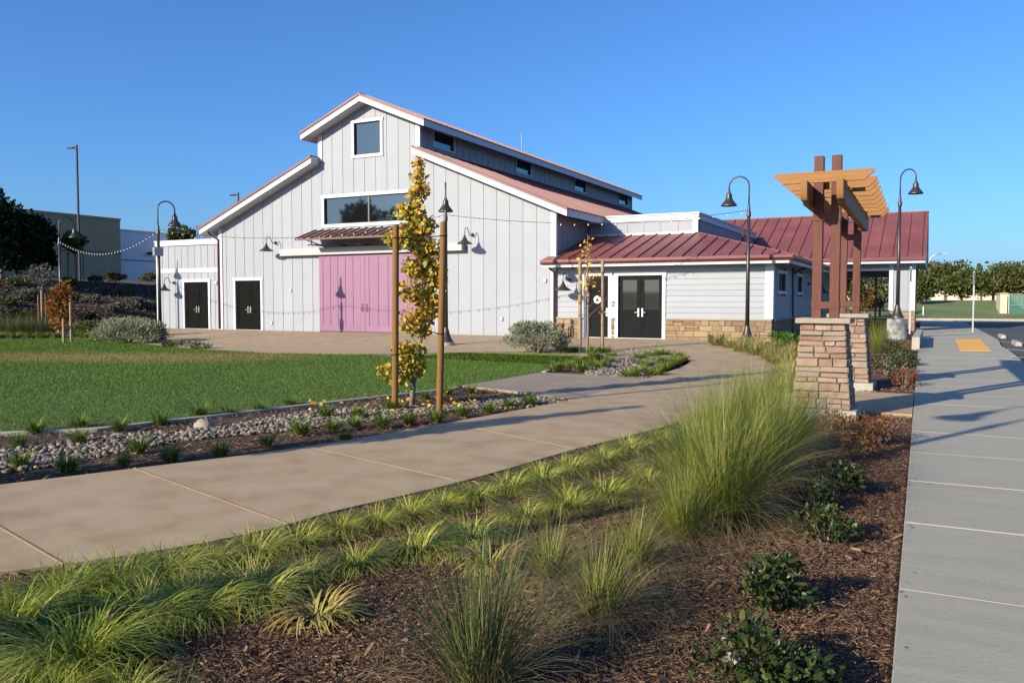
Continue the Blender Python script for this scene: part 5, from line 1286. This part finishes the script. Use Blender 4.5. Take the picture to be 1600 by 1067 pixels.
# ------------------------------------------------------------------ hillside planting and background left
def bush(name, px, py, rpx, leaf, label, seed, hr=.75, n=700, size=None, grp='hillside shrubs', cat='shrub'):
    q = gp(px, py); d = q[0]*_fw[0]+q[1]*_fw[1]; rx = rpx*d/FPX
    return shrub(name, q, rx, rx*hr*.6, n, size or max(.10, rx*.16), leaf, label, cat, 'card', seed, grp, 0, 8, .36, .4, 9)
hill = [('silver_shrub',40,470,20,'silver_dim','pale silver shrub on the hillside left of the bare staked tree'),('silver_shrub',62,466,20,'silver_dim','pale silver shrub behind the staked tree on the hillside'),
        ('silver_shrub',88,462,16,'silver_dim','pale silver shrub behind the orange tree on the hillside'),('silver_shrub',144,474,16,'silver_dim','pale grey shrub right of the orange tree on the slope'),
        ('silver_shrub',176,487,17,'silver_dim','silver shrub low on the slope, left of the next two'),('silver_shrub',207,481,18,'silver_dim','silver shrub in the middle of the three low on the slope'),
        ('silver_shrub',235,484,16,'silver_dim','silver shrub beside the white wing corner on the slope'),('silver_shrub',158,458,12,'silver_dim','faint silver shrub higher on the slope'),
        ('green_shrub',66,431,10,'lime_leaf','upright yellow-green shrub high on the hill'),('green_shrub',10,430,14,'lime_leaf','yellow-green shrub on the hill at the left frame edge'),
        ('green_shrub',180,441,18,'olive_leaf','wide yellow-green shrub high on the slope'),('green_shrub',150,441,13,'olive_leaf','olive shrub left of the wide yellow-green one'),
        ('green_shrub',232,440,16,'olive_leaf','olive shrub on the slope next to the wing corner'),('green_shrub',208,437,12,'olive_leaf','dull brownish shrub between the two olive ones on the slope'),
        ('dark_shrub',171,428,13,'green_leaf','dark green round shrub before the tan building'),('dark_shrub',209,424,12,'green_leaf','dark green shrub before the pale blue-grey building'),
        ('dark_shrub',84,424,14,'dark_leaf','dark shrub at the foot of the tan building beside the black trees'),('dark_shrub',236,427,12,'green_leaf','dark green shrub by the wing roof corner'),
        ('dark_shrub',25,446,18,'green_leaf','low green cover on the slope at far left'),('dark_shrub',110,447,16,'green_leaf','low green cover on the slope behind the lamp post'),
        ('dark_shrub',20,500,20,'dark_leaf','dark shrub at the hill foot, far left'),('dark_shrub',50,497,16,'green_leaf','green shrub at the hill foot left of the wooden stakes'),
        ('dark_shrub',135,500,14,'dark_leaf','dark low shrub at the hill foot right of the orange tree'),('dark_shrub',10,478,18,'olive_leaf','brownish shrub on the slope at the left frame edge'),
        ('dark_shrub',30,415,13,'dark_leaf','dark bush under the black trees'),('dark_shrub',118,470,12,'olive_leaf','dry bush on the slope behind the orange tree'),('dark_shrub',195,462,13,'olive_leaf','brown dry bush mid slope above the silver shrubs')]
for i, (nm, x, y_, rp, lf, lb) in enumerate(hill): bush(nm, x, y_, rp, lf, lb, 500+i*3)
for i, (x, y_) in enumerate([(4,524),(20,525),(36,525),(52,525),(68,525),(82,524),(12,519),(44,519),(74,518)]):
    q = gp(x, y_); plant('reed_clump', RUSH[i % 2], q[:2], 2.0, (f'dark reed clump at the hill foot, {ORD[i]} from the left in the front row' if i < 6 else f'dark reed clump at the hill foot, {ORD[i-6]} from the left in the back row'), 'reeds', 'reeds at the hill foot', sz=1.5)
for i, (x, y_) in enumerate([(130,521),(142,519),(154,517.5),(166,516.5),(178,515.5)]):
    q = gp(x, y_); shrub('low_shrub', q, .5, .28, 260, .11, 'green_leaf', f'low green border plant behind the pale path, {ORD[i]} from the left', 'shrub', 'card', 620+i, 'border plants at the hill foot', 0, 3)
# loose bark on the slope
hp = [(-43.2, 18), (-43.2, 62), (-60, 62), (-60, 18)]
P = scatter(hp, 26000, rg); o = link('slope_mulch', wedge_chips('slope_mulch', P, rg, .12, .40, .05, .12, M['slope_chips'], .06)); stuff(o, 'bark mulch covering the hillside', 'mulch')

def tree(name, loc, h, cr, leaf, label, seed, cz=None, rz=None, n=2600, size=.3, trunk=.14, group=None, shape='card', nl=14, lob=.36, shell=.45, cat='tree'):
    t = thing(name, label, cat, (0, 0, 0), group); r = random.Random(seed)
    rz = rz or h*.36; cz = cz or h-rz
    lb = lobes_of(cr, cr, rz, cz, nl, seed, lob); P, d = clump_points(n, lb, seed+1, shell)
    V, T = leaves(P, size, shape, seed+2, .15, d*.6); link('crown', fast_mesh('crown', V, T, M[leaf]), t)
    mb = MB(); mb.tube([(0, 0, -.3), (r.uniform(-.05, .05), 0, h*.2), (r.uniform(-.1, .1), r.uniform(-.1, .1), cz-rz*.3), (0, 0, cz+rz*.4)], [trunk*1.3, trunk, trunk*.75, trunk*.3], 8)
    for l in lb[1:8]: limb(mb, (0, 0, max(.3, cz-rz*.55)), l[:3], trunk*.4, trunk*.1, .1, r.random())
    mb.build('trunk', M['bark'], t, smooth=True); t.location = loc; t.rotation_euler = (0, 0, r.uniform(0, 6)); return t
def gpd(px, dep): p = at_depth(px, 469, dep); return (p[0], p[1], g(p[0], p[1]))
tree('evergreen_tree', gpd(4, 62), 6.0, 2.4, 'dark_leaf', 'big dark evergreen with sunlit left side at the left frame edge', 701, cz=3.05, rz=2.95, n=6000, size=.34, group='dark evergreens on the hill')
tree('evergreen_tree', gpd(42, 64), 5.2, 2.3, 'dark_leaf', 'black-green round evergreen in front of the tan building', 702, cz=2.6, rz=2.6, n=5200, size=.32, group='dark evergreens on the hill')
tree('evergreen_tree', gpd(-26, 58), 6.4, 2.2, 'dark_leaf', 'dark evergreen cut off by the left frame edge', 703, cz=3.8, rz=3.4, n=3800, size=.34, group='dark evergreens on the hill')
tree('staked_tree', gpd(119, 66), 4.0, .95, 'green_leaf', 'small green tree with white stakes on the hilltop by the tall light pole', 704, cz=2.9, rz=1.0, n=900, size=.26, trunk=.06)
q = gpd(119, 66)
for i, dx in enumerate((-.6, 0.1, .7)): stake((q[0]+dx, q[1]+.3*dx, g(q[0]+dx, q[1])-.05), 2.3, .07, ['left', 'middle', 'right'][i]+' pale stake under the hilltop staked tree', matn='stake_pale', bands=())
# brown-leaved tree and bare one near the path on the left
q = gp(98, 536)
tree('orange_tree', q, 2.6, .55, 'orange_leaf', 'young tree with orange-brown autumn leaves left of the silver sage', 705, cz=1.40, rz=1.32, n=1300, size=.13, trunk=.04, shape='card', nl=10)
stake(gp(111.5, 536), 1.95, .05, 'weathered stake right of the orange-leaved tree', matn='stake_pale', bands=())
stake(gp(100, 537), 1.0, .05, 'short stake at the foot of the orange-leaved tree', matn='stake_pale', bands=())
q = gp(66, 511)
tree('staked_tree', q, 3.9, 1.0, 'silver_dim', 'thin grey-green tree between three wooden stakes at the hill foot', 706, cz=3.0, rz=.8, n=420, size=.13, trunk=.035)
for i, (x, y_) in enumerate(((61, 509), (66, 510), (72.5, 509))): stake(gp(x, y_), 1.8+.3*(i == 1), .05, ['left', 'middle', 'right'][i]+' of the three stakes holding the grey-green tree', matn='stake_wood' if i != 1 else 'stake_pale', bands=())
q = at_depth(283, 372, 70); tree('street_tree', (q[0], q[1], 2.6), 5.7, 1.15, 'green_leaf', 'round green tree rising behind the flat-roofed wing', 707, cz=4.2, rz=1.55, n=1500, size=.24, trunk=.08)
for i, (x, y_, h) in enumerate(((-66, -12, 11.5), (-60, -19, 10.5), (-73, -6, 12))):
    tree('evergreen_tree', (x, y_, g(x, y_)), h, 4.2, 'dark_leaf', ['middle', 'right', 'left'][i]+' of the dark trees mirrored in the wide barn window', 720+i, cz=h*.52, rz=h*.48, n=2600, size=.55, trunk=.3, group='trees mirrored in the window')
# commercial buildings beyond the hill
tb = thing('warehouse', 'long tan concrete warehouse beyond the hill with a dark band', 'building', (-87.5, 60, 3.5))
zt_ = 11.15
for k in range(6):
    y0 = 67.6-(k+1)*9.0; MB().box(-112, -87.5, y0+.02, y0+8.98, 2.5, zt_).build('wall_panel', M['tan_wall'], tb)
MB().box(-112.05, -87.40, 13.5, 67.65, zt_, zt_+.25).build('coping', M['tan_wall'], tb)
MB().box(-87.49, -87.42, 13.6, 67.6, 7.2, 7.35).build('reveal', M['mortar'], tb)
MB().box(-111, -88, 14, 67, 2.4, zt_-.2).build('wall', M['tan_wall'], tb)
bb = thing('warehouse', 'pale blue-grey warehouse beyond the tan one', 'building', (-92, 80, 3.5))
MB().box(-130, -92, 69.5, 118, 2.5, 10.35).build('wall', M['far_white'], bb); MB().box(-130.1, -91.9, 69.4, 118.1, 10.35, 10.6).build('coping', M['trim'], bb)
MB().box(-91.99, -91.92, 70, 118, 6.7, 6.8).build('reveal', M['mortar'], bb); MB().box(-91.9, -91.4, 75, 75.9, 7.6, 7.9).build('wall_light', M['black_sign'], bb)
st_ = thing('shop_building', 'distant white shop with blue stripes glimpsed behind the barn eave', 'building', at_depth(322, 372, 110))
A_ = at_depth(305, 372, 110); 
mb = MB(); P0, P1 = at_depth(305, 352, 110), at_depth(350, 352, 112)
MB().prism([(P0[0], P0[1], 3), (P1[0], P1[1], 3), (P1[0], P1[1], P0[2]), (P0[0], P0[1], P0[2])], (-3, 8, 0)).build('wall', M['far_white'], st_)
for k in range(3):
    B0, B1 = at_depth(303.5+k*3.4, 372, 109.6), at_depth(307+k*3.4, 361, 109.6)
    MB().prism([(B0[0], B0[1], B0[2]-2), (B0[0]+.14, B0[1]+.08, B0[2]-2), (B1[0]+.14, B1[1]+.08, B1[2]), (B1[0], B1[1], B1[2])], (-.1, .25, 0)).build('stripe', M['blue_stripe'], st_)
# tall car-park light poles
def light_pole(px, ytop, dep, label, arm=-1, zb=None):
    tp_ = at_depth(px, ytop, dep); zb = zb if zb is not None else g(tp_[0], tp_[1])
    t = thing('light_pole', label, 'light pole', (tp_[0], tp_[1], zb)); h = tp_[2]
    MB().box(tp_[0]-.075, tp_[0]+.075, tp_[1]-.075, tp_[1]+.075, zb-.2, h).build('pole', M['pole_dark'], t)
    u = np.array(_rt)*arm; a = (tp_[0]+u[0]*.2, tp_[1]+u[1]*.2, h-.2); b = (tp_[0]+u[0]*.5, tp_[1]+u[1]*.5, h-.22)
    MB().tube([(tp_[0], tp_[1], h-.2), b], .05, 6).build('arm', M['pole_dark'], t)
    c = [(tp_[0]+u[0]*q, tp_[1]+u[1]*q) for q in (.25, .85)]; n_ = np.array([-u[1], u[0]])*.15
    MB().prism([(c[0][0]-n_[0], c[0][1]-n_[1], h-.32), (c[1][0]-n_[0], c[1][1]-n_[1], h-.34), (c[1][0]+n_[0], c[1][1]+n_[1], h-.34), (c[0][0]+n_[0], c[0][1]+n_[1], h-.32)], (0, 0, .13)).build('lamp_head', M['pole_dark'], t, bevel=.03)
light_pole(119.5, 227, 78, 'tall dark car-park light pole above the tan warehouse')
light_pole(372, 301, 85, 'top of a dark light pole showing above the barn eave', zb=2.5)

# ------------------------------------------------------------------ right background
def road_sign(px, ybase, ytop, dep, wpx, label, matn):
    b = at_depth(px, ybase, dep); tz = at_depth(px, ytop, dep)[2]
    t = thing('sign_post', label, 'sign post', (b[0], b[1], g(b[0], b[1])+.04)); w_ = wpx*dep/FPX
    MB().box(b[0]-.03, b[0]+.03, b[1]-.03, b[1]+.03, PAD, tz).build('post', M[matn], t)
    MB().box(b[0]-.045, b[0]-.031, b[1]-.15, b[1]+.15, tz-.62, tz-.02).build('plate', M[matn], t)
    MB().lathe([(.06, .0), (.05, .06)], (b[0], b[1], PAD+.04), 10).build('foot', M[matn], t)
road_sign(1519.5, 526, 424, 38, 5, 'galvanised sign post seen edge-on by the yellow tactile pad', 'galv')
road_sign(1421, 530, 417, 36.5, 3, 'thin galvanised sign post right of the concrete pedestal', 'galv')
bo = gp(1442.5, 498); MB_ = MB().lathe([(.07, 0), (.07, .95), (.05, 1.0)], (bo[0], bo[1], PAD), 12).build('bollard', M['galv'], auto=True); tag(MB_, 'slim grey bollard at the far end of the sidewalk', 'bollard')
lw = on_plane(1437, 545, .15)
o = MB().box(lw[0]-.22, lw[0], lw[1], lw[1]+7.5, 0, .50).build('low_wall', M['concrete_grey'], bevel=.015); tag(o, 'short concrete seat wall along the sidewalk edge', 'low wall')
for i, (x, y_, lb) in enumerate(((1568, 529, 'concrete wheel stop farther up the car park'), (1592, 541, 'concrete wheel stop nearest the sidewalk'))):
    q = on_plane(x, y_, .14); mb = MB().prism([(q[0]-.1, q[1], .136), (q[0]-.07, q[1], .27), (q[0]+.07, q[1], .27), (q[0]+.1, q[1], .136)], (0, 1.8, 0))
    o = mb.build('wheel_stop', M['concrete_grey'], bevel=.015); tag(o, lb, 'wheel stop', 'wheel stops')
# bin enclosure with a green slatted gate
q = on_plane(1562, 498, .135); de = q[0]*_fw[0]+q[1]*_fw[1]
en = thing('bin_enclosure', 'block-walled bin enclosure with green slatted chain-link gate at the right edge', 'enclosure', (q[0], q[1], .14)); ex, ey = q
MB().box(ex, ex+.5, ey, ey+5, .13, 2.1).build('wall', M['block_tan'], en, bevel=.02); MB().box(ex-.05, ex+.55, ey-.05, ey+5.05, 2.1, 2.2).build('coping', M['concrete_grey'], en)
MB().box(ex+.5, ex+8, ey+4.8, ey+5, .13, 2.1).build('wall', M['block_tan'], en)
for k in range(2): MB().tube([(ex+.62+k*3.4, ey+.1, .13), (ex+.62+k*3.4, ey+.1, 2.15)], .06, 8).build('gate_post', M['galv'], en)
for z in (.3, 1.2, 2.08): MB().tube([(ex+.62, ey+.1, z), (ex+4.0, ey+.1, z)], .03, 6).build('gate_rail', M['galv'], en)
sm = None
for k in range(38):
    x = ex+.68+k*.088
    MB().box(x, x+.076, ey+.14, ey+.155, .25, 2.05).build('slat', M['green_slat'], en)
# trees along the verge
rt_ = [(1449,92,5.0,2.2,'olive_leaf','round olive tree just right of the rear hall corner'),(1477,90,5.2,2.9,'olive_leaf','broad olive tree on the verge, second from the hall'),(1502,84,4.1,2.3,'green_leaf','low-branching tree on the verge behind the sign post'),
       (1552,97,5.3,3.0,'olive_leaf','brownish tree on the verge left of the bin enclosure'),(1584,100,5.7,3.1,'green_leaf','green tree rising behind the bin enclosure gate'),(1618,95,4.9,2.6,'olive_leaf','olive tree at the right edge of the view'),(1436,76,3.6,1.2,'green_leaf','small dark green tree beside the rear hall wall'),
       (1533,108,4.4,2.0,'olive_leaf','smaller tree set back between the sign post and the enclosure')]
for i, (x, dpt_, h, cr, lf, lb) in enumerate(rt_):
    p = at_depth(x, 469, dpt_); lowb = i == 2
    h *= .9
    tree('verge_tree', (p[0], p[1], bank(p[1])-.1), h, cr, lf, lb, 800+i*5, cz=h*.50 if not lowb else h*.45, rz=h*.49 if not lowb else h*.45, n=3800, size=.26, trunk=.13, group='trees on the verge', nl=16)
bt = [(1350,110,9.5,3.2,'dark_leaf','dark conifer glimpsed through the breezeway, left'),(1372,112,10,3.0,'dark_leaf','dark conifer glimpsed through the breezeway, right'),(1322,100,8,3.0,'dark_leaf','dark tree seen between the far pergola posts'),
      (1375,66,3.2,1.1,'green_leaf','small green tree in the courtyard beyond the breezeway'),(1352,64,2.6,.8,'nandina','small reddish tree in the courtyard beyond the breezeway'),(1331,58,4.2,1.2,'olive_leaf','brownish courtyard tree behind the far pergola posts'),(1300,52,4.4,1.1,'olive_leaf','courtyard tree seen between the near pergola posts')]
for i, (x, dpt_, h, cr, lf, lb) in enumerate(bt):
    p = at_depth(x, 469, dpt_); tree('courtyard_tree' if i > 2 else 'conifer', (p[0], p[1], .15), h, cr, lf, lb, 860+i*5, cz=h*.55, rz=h*.45, n=1800, size=.28 if i < 3 else .14, trunk=.1, nl=12)
for i, (x, y_, rp, lf, lb) in enumerate([(1372,520,18,'nandina','dark red hedge plant in front of the breezeway'),(1352,512,14,'nandina','second dark red plant before the breezeway, further left'),(1388,512,12,'green_leaf','green plant against the breezeway pier')]):
    bush('courtyard_shrub', x, y_, rp, lf, lb, 900+i, grp='shrubs before the breezeway')
# far boundary wall and houses
fw_ = MB().box(-60, 60, 150, 150.3, 0, 3.6).build('boundary_wall', M['far_wall']); tag(fw_, 'long pale boundary wall far beyond the verge', 'wall')
p = at_depth(1352, 469, 140); hs = thing('far_house', 'distant white house with grey roof seen through the breezeway', 'house', (p[0], p[1], .3))
MB().box(p[0]-4, p[0]+4, p[1], p[1]+7, .2, 4.6).build('wall', M['far_white'], hs)
MB().prism([(p[0]-4.6, p[1]-.6, 4.5), (p[0]-4.6, p[1]+7.6, 4.5), (p[0]-4.6, p[1]+3.5, 6.6)], (9.2, 0, 0)).build('roof', M['roof_tile'], hs)
for k in range(2): MB().box(p[0]-2.8+k*3.6, p[0]-1.4+k*3.6, p[1]-.06, p[1], 1.6, 3.0).build('window', M['glass'], hs)
# far street light with a curved arm, and a far belt of trees
p = at_depth(1449, 469, 105); tz = at_depth(1449, 398, 105)[2]
sl_ = thing('street_light', 'distant grey street light with a curved arm at the hall corner', 'street light', (p[0], p[1], .2))
MB().tube([(p[0], p[1], 0), (p[0], p[1], tz-1.2), (p[0]+.25, p[1], tz-.4), (p[0]+.8, p[1], tz), (p[0]+1.6, p[1], tz+.1)], .07, 8).build('pole', M['galv'], sl_, smooth=True)
MB().box(p[0]+1.5, p[0]+2.1, p[1]-.1, p[1]+.1, tz+.02, tz+.14).build('lamp_head', M['galv'], sl_, bevel=.02)
lb = [(x, 0, 2.2+1.2*math.sin(x*.37), 5.5, 4, 3.6+1.0*math.sin(x*.21+1), 1) for x in range(-150, 260, 6)]
P, d = clump_points(16000, lb, 77, .4); P = P+np.array([0, 175, 0.5]); P[:, 2] = np.abs(P[:, 2])
V, T = leaves(P, .9, 'card', 78, .1, d); stuff(link('tree_belt', fast_mesh('tree_belt', V, T, M['olive_leaf'])), 'far belt of trees closing the horizon', 'trees')
# tidy: reed clumps sit behind the path
for o in bpy.data.objects:
    if o.parent is None and o.type == 'MESH' and 'kind' not in o and 'label' not in o: print('UNLABELLED', o.name)
print('tris', sum(sum(len(p.vertices)-2 for p in m.polygons) if len(m.polygons) < 5000 else len(m.polygons)*2 for m in bpy.data.meshes), 'objects', len(bpy.data.objects))
